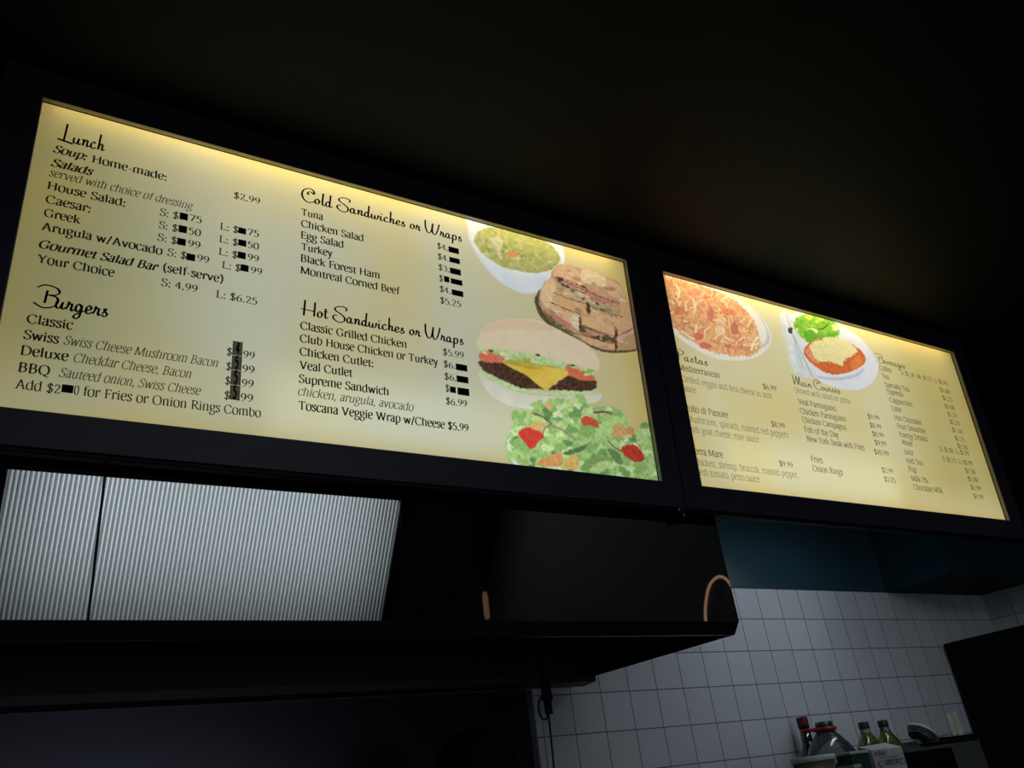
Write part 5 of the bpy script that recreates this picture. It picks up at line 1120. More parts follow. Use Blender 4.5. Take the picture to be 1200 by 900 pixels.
 ('pasta',2,(210,114,96),(176,92,77),6,0.6,1.0,0,1,[(191,547),(213,559),(239,558),(245,549),(221,537),(196,536)]),
 ('pasta',2,(207,117,98),(174,95,78),6,0.6,1.0,0,1,[(176,579),(193,592),(213,589),(216,577),(197,564),(179,565)]),
 ('pasta',2,(213,136,96),(178,109,77),6,0.6,1.0,0,1,[(325,697),(350,712),(381,712),(387,701),(359,686),(331,685)]),
 ('pasta',2,(199,126,106),(167,102,84),6,0.6,1.0,0,1,[(260,681),(275,706),(285,693),(282,665),(266,643),(256,650)]),
 ('pasta',2,(218,171,116),(182,136,91),6,0.6,1.0,0,1,[(248,607),(264,629),(275,618),(274,593),(257,574),(246,580)]),
 ('pasta',2,(194,120,103),(163,97,82),6,0.6,1.0,0,1,[(354,644),(372,665),(386,656),(385,633),(367,615),(353,619)]),
 ('pasta',2,(218,146,122),(182,116,96),6,0.6,1.0,0,1,[(198,742),(218,756),(242,755),(247,743),(224,730),(202,729)]),
 ('pasta',2,(228,200,159),(190,157,123),6,0.6,1.0,0,1,[(295,660),(314,673),(335,671),(338,659),(318,647),(298,647)]),
 ('pasta',2,(204,133,96),(170,107,77),6,0.6,1.0,0,1,[(108,655),(128,671),(151,668),(154,653),(132,638),(112,638)]),
 ('pasta',2,(204,126,96),(170,102,77),6,0.6,1.0,0,1,[(307,566),(319,574),(334,572),(336,566),(322,558),(309,558)]),
 ('pasta',2,(212,163,112),(177,129,89),6,0.6,1.0,0,1,[(82,720),(99,744),(114,733),(113,706),(95,684),(81,690)]),
 ('pasta',2,(216,170,116),(181,134,91),6,0.6,1.0,0,1,[(148,718),(167,737),(186,731),(188,713),(168,696),(150,698)]),
 ('pasta',2,(231,206,167),(193,162,130),6,0.6,1.0,0,1,[(274,619),(295,636),(319,632),(322,616),(299,601),(277,602)]),
 ('veal',2,(206,209,220),(196,200,214),50,0.5,0.2,0,1,[(618,751),(689,762),(765,803),(865,804),(957,772),(1049,736),(1108,667),(1108,621),(1055,560),(961,511),(855,497),(760,504),(720,527),(699,515),(618,527),(611,620)]),
 ('veal',2,(202,206,212),(176,184,196),14,0.6,0.4,0,1,[(618,751),(684,760),(677,706),(709,617),(731,536),(699,515),(618,527),(613,628)]),
 ('veal',2,(166,174,186),None,5,0.3,0.3,5,1,[(652,752),(670,546)]),
 ('veal',2,(160,168,182),None,5,0.3,0.3,6,1,[(660,673),(709,521)]),
 ('veal',2,(220,222,226),None,5,0.3,0.3,3,1,[(673,639),(722,533)]),
 ('veal',2,(216,220,224),None,5,0.3,0.3,4,1,[(635,726),(629,529)]),
 ('veal',2,(60,66,62),None,4,0.3,0.6,0,1,[(644,695),(665,702),(657,678),(640,678)]),
 ('veal',2,(132,178,70),(92,146,52),8,0.7,1.5,0,1,[(678,721),(722,761),(821,791),(908,779),(936,758),(906,712),(803,683),(728,657),(692,685)]),
 ('veal',2,(206,216,150),None,5,0.3,1.2,0,1,[(706,665),(723,676),(743,674),(723,661)]),
 ('veal',2,(120,176,60),None,5,0.3,1.2,0,1,[(724,751),(740,762),(759,760),(740,747)]),
 ('veal',2,(176,200,84),None,5,0.3,1.2,0,1,[(803,756),(817,765),(833,763),(817,752)]),
 ('veal',2,(206,216,150),None,5,0.3,1.2,0,1,[(880,746),(909,765),(942,761),(908,739)]),
 ('veal',2,(150,190,60),None,5,0.3,1.2,0,1,[(707,686),(720,694),(735,692),(720,682)]),
 ('veal',2,(98,160,50),None,5,0.3,1.2,0,1,[(711,734),(724,743),(738,741),(724,731)]),
 ('veal',2,(176,200,84),None,5,0.3,1.2,0,1,[(820,773),(844,789),(871,785),(843,767)]),
 ('veal',2,(206,216,150),None,5,0.3,1.2,0,1,[(680,697),(696,707),(714,705),(696,692)]),
 ('veal',2,(120,176,60),None,5,0.3,1.2,0,1,[(836,735),(865,754),(899,750),(865,728)]),
 ('veal',2,(176,200,84),None,5,0.3,1.2,0,1,[(702,699),(733,719),(768,715),(732,691)]),
 ('veal',2,(190,210,120),None,5,0.3,1.2,0,1,[(705,682),(720,692),(737,690),(720,678)]),
 ('veal',2,(150,190,60),None,5,0.3,1.2,0,1,[(728,683),(748,697),(772,693),(748,678)]),
 ('veal',2,(150,190,60),None,5,0.3,1.2,0,1,[(767,731),(780,740),(796,738),(780,728)]),
 ('veal',2,(120,176,60),None,5,0.3,1.2,0,1,[(698,707),(713,717),(730,715),(713,703)]),
 ('veal',2,(150,190,60),None,5,0.3,1.2,0,1,[(758,757),(774,767),(792,765),(774,753)]),
 ('veal',2,(176,200,84),None,5,0.3,1.2,0,1,[(822,712),(836,721),(852,719),(836,709)]),
 ('veal',2,(120,176,60),None,5,0.3,1.2,0,1,[(848,741),(871,755),(897,752),(871,735)]),
 ('veal',2,(176,200,84),None,5,0.3,1.2,0,1,[(748,762),(773,778),(800,775),(772,756)]),
 ('veal',2,(120,176,60),None,5,0.3,1.2,0,1,[(692,695),(721,713),(753,709),(720,687)]),
 ('veal',2,(206,216,150),None,5,0.3,1.2,0,1,[(739,701),(770,722),(806,717),(770,694)]),
 ('veal',2,(120,176,60),None,5,0.3,1.2,0,1,[(816,707),(832,717),(848,714),(831,703)]),
 ('veal',2,(98,160,50),None,5,0.3,1.2,0,1,[(840,757),(854,766),(869,764),(854,754)]),
 ('veal',2,(98,160,50),None,5,0.3,1.2,0,1,[(844,707),(869,722),(896,719),(868,701)]),
 ('veal',2,(206,216,150),None,5,0.3,1.2,0,1,[(734,701),(765,721),(799,717),(764,694)]),
 ('veal',2,(100,166,48),(80,140,40),6,0.5,0.8,0,1,[(717,688),(765,716),(791,699),(770,672),(728,659)]),
 ('veal',2,(60,70,36),None,4,0.3,0.3,4,1,[(807,723),(841,735),(875,760)]),
 ('veal',2,(184,88,48),(206,120,66),8,0.7,1.2,0,1,[(698,619),(746,661),(826,691),(932,705),(1010,689),(1046,656),(1015,617),(923,574),(823,547),(750,559),(702,589)]),
 ('veal',2,(196,118,98),(214,160,130),5,0.7,1.5,0,1,[(703,616),(764,655),(790,647),(746,602),(766,577),(730,585)]),
 ('veal',2,(216,208,164),(202,190,128),9,0.6,2.4,0,1,[(741,651),(826,691),(925,715),(984,700),(1005,672),(953,638),(909,617),(891,594),(835,599),(761,589),(743,616)]),
 ('veal',2,(206,128,70),(190,96,50),6,0.6,1.2,0,1,[(959,626),(1007,657),(1023,637),(974,598),(941,593)]),
 ('veal',2,(180,184,202),None,8,0.3,0.6,0,3,[(730,528),(829,536),(941,566),(1019,606),(973,568),(868,533),(765,520)]),
]

# ------------------------------------------------------------------ the two backlit menu signs
def s2l(c): return tuple(((v / 255.0) / 12.92 if v / 255.0 <= 0.04045 else ((v / 255.0 + 0.055) / 1.055) ** 2.4) for v in c)

def vnoise(X, Y, scale, seed):
    rs = np.random.RandomState(seed % 100000); L = rs.rand(64, 64)
    u, v = X / scale + 17.3, Y / scale + 9.1
    i, j = np.floor(u).astype(int), np.floor(v).astype(int)
    f, g = u - i, v - j
    f, g = f * f * (3 - 2 * f), g * g * (3 - 2 * g)
    i0, i1, j0, j1 = i % 64, (i + 1) % 64, j % 64, (j + 1) % 64
    return (L[i0, j0] * (1 - f) + L[i1, j0] * f) * (1 - g) + (L[i0, j1] * (1 - f) + L[i1, j1] * f) * g

def in_poly(X, Y, P):
    c = np.zeros(X.shape, bool); n = len(P)
    for k in range(n):
        x1, y1 = P[k - 1]; x2, y2 = P[k]
        if y1 == y2: continue
        c ^= ((y1 > Y) != (y2 > Y)) & (X < (x2 - x1) * (Y - y1) / (y2 - y1) + x1)
    return c

def seg_dist(X, Y, P):
    d = np.full(X.shape, 1e9)
    for (x1, y1), (x2, y2) in zip(P, P[1:]):
        dx, dy = x2 - x1, y2 - y1
        t = np.clip(((X - x1) * dx + (Y - y1) * dy) / (dx * dx + dy * dy + 1e-9), 0, 1)
        d = np.minimum(d, np.hypot(X - x1 - t * dx, Y - y1 - t * dy))
    return d

def box_blur(m, k=1):
    for _ in range(k):
        p = np.pad(m, 1, mode='edge')
        m = (p[:-2, 1:-1] + p[2:, 1:-1] + p[1:-1, :-2] + p[1:-1, 2:] + 2 * p[1:-1, 1:-1]) / 6
    return m

def paint(sign, x0, x1, z0, z1, step=2.0):
    xs = np.arange(x0, x1 + step, step); zs = np.arange(z0, z1 + step, step)
    X, Z = np.meshgrid(xs, zs)
    # cream acrylic, aged yellow in blotches and along its edges
    cream = np.array(((183, 183, 165), (198, 192, 157))[sign - 1], float); aged = np.array(((192, 176, 116), (204, 180, 116))[sign - 1], float)
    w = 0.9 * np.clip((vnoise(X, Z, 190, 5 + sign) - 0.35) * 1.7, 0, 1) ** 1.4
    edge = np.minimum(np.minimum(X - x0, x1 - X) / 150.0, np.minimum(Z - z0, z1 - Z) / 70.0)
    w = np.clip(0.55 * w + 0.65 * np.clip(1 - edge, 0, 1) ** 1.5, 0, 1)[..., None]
    if sign == 1:                     # backlight fading to the left painted into the colours; right third yellowed more
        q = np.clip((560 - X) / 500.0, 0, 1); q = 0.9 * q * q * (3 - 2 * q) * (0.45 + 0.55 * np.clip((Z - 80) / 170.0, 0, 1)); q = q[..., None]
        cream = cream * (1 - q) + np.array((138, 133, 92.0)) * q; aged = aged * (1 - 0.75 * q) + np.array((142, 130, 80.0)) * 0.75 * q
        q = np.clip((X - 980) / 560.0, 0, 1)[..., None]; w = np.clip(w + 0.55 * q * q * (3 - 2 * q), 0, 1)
    if sign == 2:                     # and this one has browned towards its right edge
        q = np.clip((X - 1000) / 420.0, 0, 1); q = 0.85 * q * q * (3 - 2 * q) * np.clip((Z - 60) / 150.0, 0.25, 1); q = q[..., None]
        cream = cream * (1 - q) + np.array((172, 160, 106.0)) * q; aged = aged * (1 - q) + np.array((174, 156, 94.0)) * q
    C = cream * (1 - w) + aged * w
    lab = np.zeros(X.shape, int); names = []
    for n, (pic, sg, col, col2, grain, amt, wob, width, soft, P) in enumerate(ART):
        if sg != sign: continue
        if pic not in names: names.append(pic)
        px = [p[0] for p in P]; pz = [p[1] for p in P]; mg = 6 + width + wob * 2
        i0, i1 = np.searchsorted(xs, (min(px) - mg, max(px) + mg)); j0, j1 = np.searchsorted(zs, (min(pz) - mg, max(pz) + mg))
        if i1 - i0 < 2 or j1 - j0 < 2: continue
        sX, sZ = X[j0:j1, i0:i1], Z[j0:j1, i0:i1]
        wx = sX + wob * 2.2 * (vnoise(sX, sZ, 5.5, 31 * n + 1) - 0.5) * 2; wz = sZ + wob * 2.2 * (vnoise(sX, sZ, 5.5, 31 * n + 2) - 0.5) * 2
        if width:
            Q = [tuple(v) for v in catmull(P, False, 4)] if len(P) > 2 else P
            m = np.clip((width / 2 + 0.8 - seg_dist(wx, wz, Q)) / 1.6, 0, 1)
        else:
            Q = [tuple(v) for v in catmull(P, True, 4)]
            m = box_blur(in_poly(wx, wz, Q).astype(float), soft)
        c = np.array(col, float)[None, None, :]
        c2 = np.array(col2, float) if col2 else np.array(col, float) * 0.82
        k = np.clip((0.6 * vnoise(sX, sZ, grain, 77 * n) + 0.4 * vnoise(sX, sZ, grain * 0.45, 77 * n + 5) - 0.28) * 2.2, 0, 1)[..., None] * amt
        c = c * (1 - k) + c2 * k
        mm_ = m[..., None]
        C[j0:j1, i0:i1] = C[j0:j1, i0:i1] * (1 - mm_) + c * mm_
        sub = lab[j0:j1, i0:i1]
        sub[m > 0.5] = names.index(pic) + 1
    lin = np.where(C / 255 <= 0.04045, C / 255 / 12.92, ((C / 255 + 0.055) / 1.055) ** 2.4)
    return xs, zs, np.clip(lin * 1.35, 0, 0.96), lab, names

M_print = bpy.data.materials.new('backlit_print'); M_print.use_nodes = True
nt = M_print.node_tree; nt.nodes.clear()
out = nt.nodes.new('ShaderNodeOutputMaterial'); at = nt.nodes.new('ShaderNodeAttribute'); at.attribute_name = 'print'
tl = nt.nodes.new('ShaderNodeBsdfTranslucent'); df = nt.nodes.new('ShaderNodeBsdfDiffuse'); gl = nt.nodes.new('ShaderNodeBsdfGlossy')
gl.inputs['Roughness'].default_value = 0.25
m1 = nt.nodes.new('ShaderNodeMixShader'); m1.inputs[0].default_value = 0.25
m2 = nt.nodes.new('ShaderNodeMixShader'); m2.inputs[0].default_value = 0.03
nt.links.new(at.outputs['Color'], tl.inputs[0]); nt.links.new(at.outputs['Color'], df.inputs[0])
nt.links.new(tl.outputs[0], m1.inputs[1]); nt.links.new(df.outputs[0], m1.inputs[2])
nt.links.new(m1.outputs[0], m2.inputs[1]); nt.links.new(gl.outputs[0], m2.inputs[2]); nt.links.new(m2.outputs[0], out.inputs[0])

def ink(name, col, clear):
    m = bpy.data.materials.new(name); m.use_nodes = True
    nt = m.node_tree; nt.nodes.clear()
    o = nt.nodes.new('ShaderNodeOutputMaterial'); d = nt.nodes.new('ShaderNodeBsdfDiffuse'); d.inputs[0].default_value = (*col, 1)
    tr = nt.nodes.new('ShaderNodeBsdfTransparent'); mx = nt.nodes.new('ShaderNodeMixShader'); mx.inputs[0].default_value = clear
    nt.links.new(d.outputs[0], mx.inputs[1]); nt.links.new(tr.outputs[0], mx.inputs[2]); nt.links.new(mx.outputs[0], o.inputs[0])
    return m
INK = {'R': ink('ink', (0.02, 0.018, 0.012), 0.06), 'B': ink('ink_dense', (0.02, 0.018, 0.012), 0.03), 'J': ink('ink_dense_italic', (0.02, 0.018, 0.012), 0.03),
       'I': ink('ink_thin', (0.02, 0.018, 0.012), 0.16), 'L': ink('ink_brown', (0.05, 0.04, 0.02), 0.34), 'K': ink('ink_brown_dark', (0.05, 0.04, 0.02), 0.2),
       'H': ink('ink_black', (0.012, 0.012, 0.010), 0.0), 'h': ink('ink_black_thin', (0.012, 0.012, 0.010), 0.1)}
M_sticker = ink('black_tape', (0.014, 0.012, 0.010), 0.015)
M_digit_film = ink('smoky_film', (0.02, 0.02, 0.018), 0.33)

TILT = math.radians(3.75); DS = 1.62; V0 = 0.674; REC = 0.018
TOPV = 1.527
PIC_LABEL = {'soup': 'printed picture of a white bowl of green vegetable soup', 'sandwich': 'printed picture of cut sandwiches piled on a dark platter',
 'burger': 'printed picture of a cheeseburger in a pale bun', 'salad': 'printed picture of a leafy salad with tomato and onion',
 'pasta': 'printed picture of pasta with tomato on a white plate', 'veal': 'printed picture of a cheese topped cutlet with salad on a white plate'}

def rect_ring(x0, z0, x1, z1, a0, b0, a1, b1, y0, y1, bev=0.0):
    """a rectangular frame (outer x0..x1, inner a0..a1) between depths y0 and y1"""
    bm = NB()
    add_box(bm, x0, y0, z0, x1, y1, b0, bev)
    add_box(bm, x0, y0, b1, x1, y1, z1, bev)
    add_box(bm, x0, y0, b0, a0, y1, b1, bev)
    add_box(bm, a1, y0, b0, x1, y1, b1, bev)
    return bm

def menu_sign(sign, X0, X1, ox0, ox1, oz0, oz1, label):
    base = Vector((X0, DS - V0 * math.sin(TILT), 1.6 + V0 * math.cos(TILT)))
    root = thing('menu_sign', label, 'menu sign', base, (TILT, 0, 0), 'backlit menu signs above the hood')
    W, H = X1 - X0, TOPV - V0
    depth = lambda z: (1.621 - (DS - (V0 + z) * math.sin(TILT))) / math.cos(TILT)    # back to the plumb wall plane
    # face frame with bevelled inner and outer edges
    obj('frame', rect_ring(0, 0, W, H, ox0, oz0, ox1, oz1, 0.0, 0.010), M_frame, root)
    # cabinet shell: bottom, top, sides, back
    d0, d1 = depth(0), depth(H)
    bm = NB()
    def slab(pts):
        vs = [bm.verts.new(p) for p in pts]
        for f in ((0, 1, 2, 3), (4, 7, 6, 5), (0, 4, 5, 1), (1, 5, 6, 2), (2, 6, 7, 3), (3, 7, 4, 0)): bm.faces.new([vs[i] for i in f])
    tk = 0.004
    dk = depth(tk); dh = depth(H - tk)
    slab([(0, .010, 0), (W, .010, 0), (W, d0, 0), (0, d0, 0), (0, .010, tk), (W, .010, tk), (W, dk, tk), (0, dk, tk)])
    slab([(0, .010, H - tk), (W, .010, H - tk), (W, dh, H - tk), (0, dh, H - tk), (0, .010, H), (W, .010, H), (W, d1, H), (0, d1, H)])
    for xa, xb in ((0, tk), (W - tk, W)):
        slab([(xa, .010, tk), (xb, .010, tk), (xb, dk, tk), (xa, dk, tk), (xa, .010, H - tk), (xb, .010, H - tk), (xb, dh, H - tk), (xa, dh, H - tk)])
    obj('cabinet', bm, M_frame, root)
    bm = NB()
    slab([(tk, dk - .003, tk), (W - tk, dk - .003, tk), (W - tk, dk, tk), (tk, dk, tk), (tk, dh - .003, H - tk), (W - tk, dh - .003, H - tk), (W - tk, dh, H - tk), (tk, dh, H - tk)])
    obj('back_reflector', bm, M_white_in, root)
    # lower rail along the underside
    obj('rail', box(0.0, 0.004, -0.010, W - 0.012, 0.030, -0.001, 0.002), M_black, root)
    # brass trim lining the opening, dark gasket behind it
    e = 0.0016
    obj('trim', rect_ring(ox0 - .004, oz0 - .004, ox1 + .004, oz1 + .004, ox0 + e, oz0 + e * .2, ox1 - e, oz1 - e, 0.0008, 0.0120), M_trim, root)
    obj('gasket', rect_ring(ox0 - .004, oz0 - .004, ox1 + .004, oz1 + .004, ox0 + e, oz0 + e * .2, ox1 - e, oz1 - e, 0.0122, 0.0165), M_gap, root)
    # translucent printed panel: one sheet, each picture its own piece of it
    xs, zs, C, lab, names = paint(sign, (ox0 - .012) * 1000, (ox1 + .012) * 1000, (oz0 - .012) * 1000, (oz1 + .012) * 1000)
    nx, nz = len(xs), len(zs)
    idx = np.arange(nx * nz).reshape(nz, nx)
    quads = np.stack([idx[:-1, :-1], idx[:-1, 1:], idx[1:, 1:], idx[1:, :-1]], -1).reshape(-1, 4)
    ql = lab[:-1, :-1].reshape(-1)
    GX, GZ = np.meshgrid(xs / 1000.0, zs / 1000.0)
    P = np.stack([GX, np.full(GX.shape, REC), GZ], -1).reshape(-1, 3)
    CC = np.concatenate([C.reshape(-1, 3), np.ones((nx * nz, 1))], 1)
    panel = None
    for k in range(len(names) + 1):
        q = quads[ql == k]
        if len(q) == 0: continue
        used, inv = np.unique(q.reshape(-1), return_inverse=True)
        nm = 'menu_panel' if k == 0 else names[k - 1] + '_picture'
        me = bpy.data.meshes.new(nm)
        me.from_pydata(P[used].tolist(), [], inv.reshape(-1, 4).tolist())
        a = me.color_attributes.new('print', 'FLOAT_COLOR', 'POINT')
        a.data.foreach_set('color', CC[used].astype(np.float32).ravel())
        me.materials.append(M_print)
        o = bpy.data.objects.new(nm, me); COL.objects.link(o)
        if k == 0: panel = o; o.parent = root
        else: o.parent = panel; o['label'] = PIC_LABEL[names[k - 1]]
    # printing
    NAME = {'line': 'menu_line', 'price': 'menu_price', 'heading': 'menu_heading'}
    for (sg, kind, style, cap, txt, x, z, w) in TEXT:
        if sg != sign: continue
        obj(NAME[kind], text_mesh(txt, style, cap / 1000, x / 1000, z / 1000, w / 1000, REC - 0.0006), INK[style], panel)
    if sign == 1:
        for (x0, z0, x1, z1) in PATCHES:
            bm = NB(); add_box(bm, x0 / 1000, REC - .0012, z0 / 1000, x1 / 1000, REC - .0008, z1 / 1000)
            obj('price_sticker', bm, M_sticker, panel)
        x0, z0, x1, z1 = DIGIT_STRIP; hh = (z1 - z0) / 4
        for k, ch in enumerate('5554'):
            zb = z0 + hh * k
            st = obj('price_sticker', box(x0 / 1000, REC - .0012, (zb + .5) / 1000, x1 / 1000, REC - .0009, (zb + hh - .5) / 1000), M_digit_film, panel)
            V, F = text_mesh(ch, 'D', 0.029, x0 / 1000 + .0065, zb / 1000 + .005, (x1 - x0) / 1000 - .013, REC - .0016)
            st['label'] = 'smoky film sticker with a black %s' % ch
            obj('price_digit', (V, F), INK['H'], panel)
    # lamps: warm fluorescent tube along the top, even backlight behind
    obj('fluorescent_tube', add_tube(NB(), [(ox0 + .02, 0.046, oz1 + 0.004), (ox1 - .05, 0.046, oz1 + 0.004)], 0.008, 12), M_tube, root, True)
    a = area_light('backlight', (0, 0, 0), (0, -1, 0), W - .03, H - .05, (0.92, 1.02)[sign - 1], (0.95, 0.98, 1.0), root)
    dm = depth(H / 2)
    a.location = (W / 2, dm - .008, H / 2)
    a.rotation_euler = (PI / 2 - TILT, 0, 0)
    lx, lw, ll = ((0.98, 0.80, 0.36), (0.62, 0.80, 0.30))[sign - 1]
    zl = oz0 + 0.09
    b = area_light('backlight_lower', (0, 0, 0), (0, -1, 0), lw, 0.16, ll, (0.95, 0.98, 1.0), root)
    b.location = (lx, depth(zl) - .009, zl)
    b.rotation_euler = (PI / 2 - TILT, 0, 0)
    return root

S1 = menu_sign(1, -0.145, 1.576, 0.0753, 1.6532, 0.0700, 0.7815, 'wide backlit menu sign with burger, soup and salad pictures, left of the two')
S2 = menu_sign(2, 1.580, 3.296, 0.0719, 1.6368, 0.0690, 0.7785, 'backlit menu sign with pasta plate and cutlet plate pictures, right of the two')
br = NB()
add_box(br, 1.552, 1.578, 2.262, 1.604, 1.622, 2.276, 0.002)
add_box(br, 1.572, 1.586, 2.250, 1.590, 1.616, 2.264, 0.002)
tag(obj('joint_bracket', br, M_rim), 'small dark metal bracket under the joint between the two menu signs', 'bracket')

# ------------------------------------------------------------------ extractor hood
HX0, HX1, HY = -1.6, 1.729, 1.625
hood = thing('extractor_hood', 'large stainless steel extractor hood below the menu signs, in front of the tiled wall', 'extractor hood', (HX0, 2.395, 1.948))
hb = Vector((HX0, 2.395, 1.948))
def hood_part(name, bm, m, smooth=False):
    for v in bm.verts: v.co -= hb
    return obj(name, bm, m, hood, smooth)
hood_part('front_sheet', box(HX0, HY, 1.978, 0.1405, HY + .002, 3.10), M_steel)
hood_part('front_sheet', box(0.1455, HY, 1.978, HX1, HY + .002, 3.10), M_steel)
hood_part('seam_strip', box(0.12, HY + .004, 1.985, 0.17, HY + .006, 3.10), M_gap)
hood_part('rim', extrude_profile([(HY, 1.978), (HY + .027, 1.948), (HY + .034, 1.948), (HY + .034, 1.956), (HY + .006, 1.985), (HY + .002, 1.978)], HX0, HX1), M_rim)
def side(x0, x1):
    bm = NB()
    pr = [(HY + .002, 1.978), (HY + .027, 1.948), (2.395, 1.958), (2.395, 3.10), (HY + .002, 3.10)]
    A = [bm.verts.new((x0, y, z)) for y, z in pr]; B = [bm.verts.new((x1, y, z)) for y, z in pr]
    for i in range(5): bm.faces.new((A[i], A[(i + 1) % 5], B[(i + 1) % 5], B[i]))
    bm.faces.new(A); bm.faces.new(B)
    return bm
hood_part('side_panel', side(HX1 - .003, HX1), M_rim)
hood_part('side_panel', side(HX0, HX0 + .003), M_rim)
hood_part('top_panel', box(HX0, HY, 3.10, HX1, 2.395, 3.103), M_rim)
def baffles(xa, xb):
    bm = NB()
    n = 12
    for i in range(n):
        y = 1.72 + i * 0.048; z = 2.42 - i * 0.026
        add_box(bm, xa, y, z, xb, y + .034, z + .004)
        add_box(bm, xa, y, z - .012, xb, y + .004, z + .004)
    add_box(bm, xa, 1.70, 2.43, xb, 1.715, 2.455); add_box(bm, xa, 2.30, 2.10, xb, 2.315, 2.13)
    return bm
for k in range(5):
    hood_part('baffle_filter', baffles(HX0 + .02 + k * .66, HX0 + .66 + k * .66), M_baffle)
hood_part('grease_trough', extrude_profile([(2.300, 1.962), (2.303, 1.940), (2.374, 1.936), (2.374, 1.944), (2.311, 1.948), (2.309, 1.962)], HX0, HX1), M_baffle)
hood_part('back_panel', box(HX0 + .004, 2.376, 1.962, HX1 - .004, 2.394, 3.098), M_baffle)

# stainless backsplash under the hood, its right edge folded forward
bs = thing('backsplash_sheet', 'dark stainless backsplash sheet on the wall under the hood', 'backsplash', (-1.6, 2.395, 0.9))
def bs_part(name, bm, m, smooth=False):
    for v in bm.verts: v.co -= Vector((-1.6, 2.395, 0.9))
    return obj(name, bm, m, bs, smooth)
M_bs = mat('smoked_steel', (0.055, 0.054, 0.070), 0.30, 1.0, bump=(3, 0.001, 1))
bs_part('sheet', box(-1.6, 2.375, 0.9, 1.500, 2.395, 1.934), M_bs)
fold = NB()
prof = [(1.500, 2.375)] + [(1.500 + .034 * math.sin(a), 2.395 - .020 * math.cos(a)) for a in [k * PI / 2 / 8 for k in range(1, 9)]] + [(1.500, 2.395)]
A_ = [fold.verts.new((x, y, 0.9)) for x, y in prof]; B_ = [fold.verts.new((x, y, 1.934)) for x, y in prof]
for i in range(len(prof)): fold.faces.new((A_[i], A_[(i + 1) % len(prof)], B_[(i + 1) % len(prof)], B_[i]))
fold.faces.new(A_); fold.faces.new(B_)
bs_part('folded_edge', fold, M_steel_dull, False)

# hanging hose end with coupling and ring
hz = thing('hanging_hose', 'black hose with coupling and ring hanging from the hood beside the tiles', 'hose', (1.40, 2.13, 1.83))
def hz_part(name, bm, m=None):
    for v in bm.verts: v.co -= Vector((1.40, 2.13, 1.83))
    return obj(name, bm, m or M_rubber, hz, True)
hz_part('pipe', add_tube(NB(), [(1.423, 2.13, 2.195), (1.421, 2.13, 2.1), (1.416, 2.13, 1.915)], 0.0105, 12))
cp = NB()
for z0, z1, r in ((1.915, 1.922, .018), (1.885, 1.915, .015), (1.868, 1.885, .0175), (1.830, 1.868, .012)):
    add_tube(cp, [(1.414, 2.13, z0), (1.414, 2.13, z1)], r, 12)
hz_part('coupling', cp)
rg_ = NB()
add_tube(rg_, [(1.396 + .016 * math.cos(a), 2.13, 1.846 + .030 * math.sin(a)) for a in [2 * PI * k / 20 for k in range(20)]], 0.0028, 8, closed=True)
hz_part('ring', rg_)
hz_part('cord', add_tube(NB(), [(1.412, 2.13, 1.832), (1.410, 2.13, 1.76), (1.404, 2.13, 1.62), (1.400, 2.13, 1.5)], 0.003, 8))

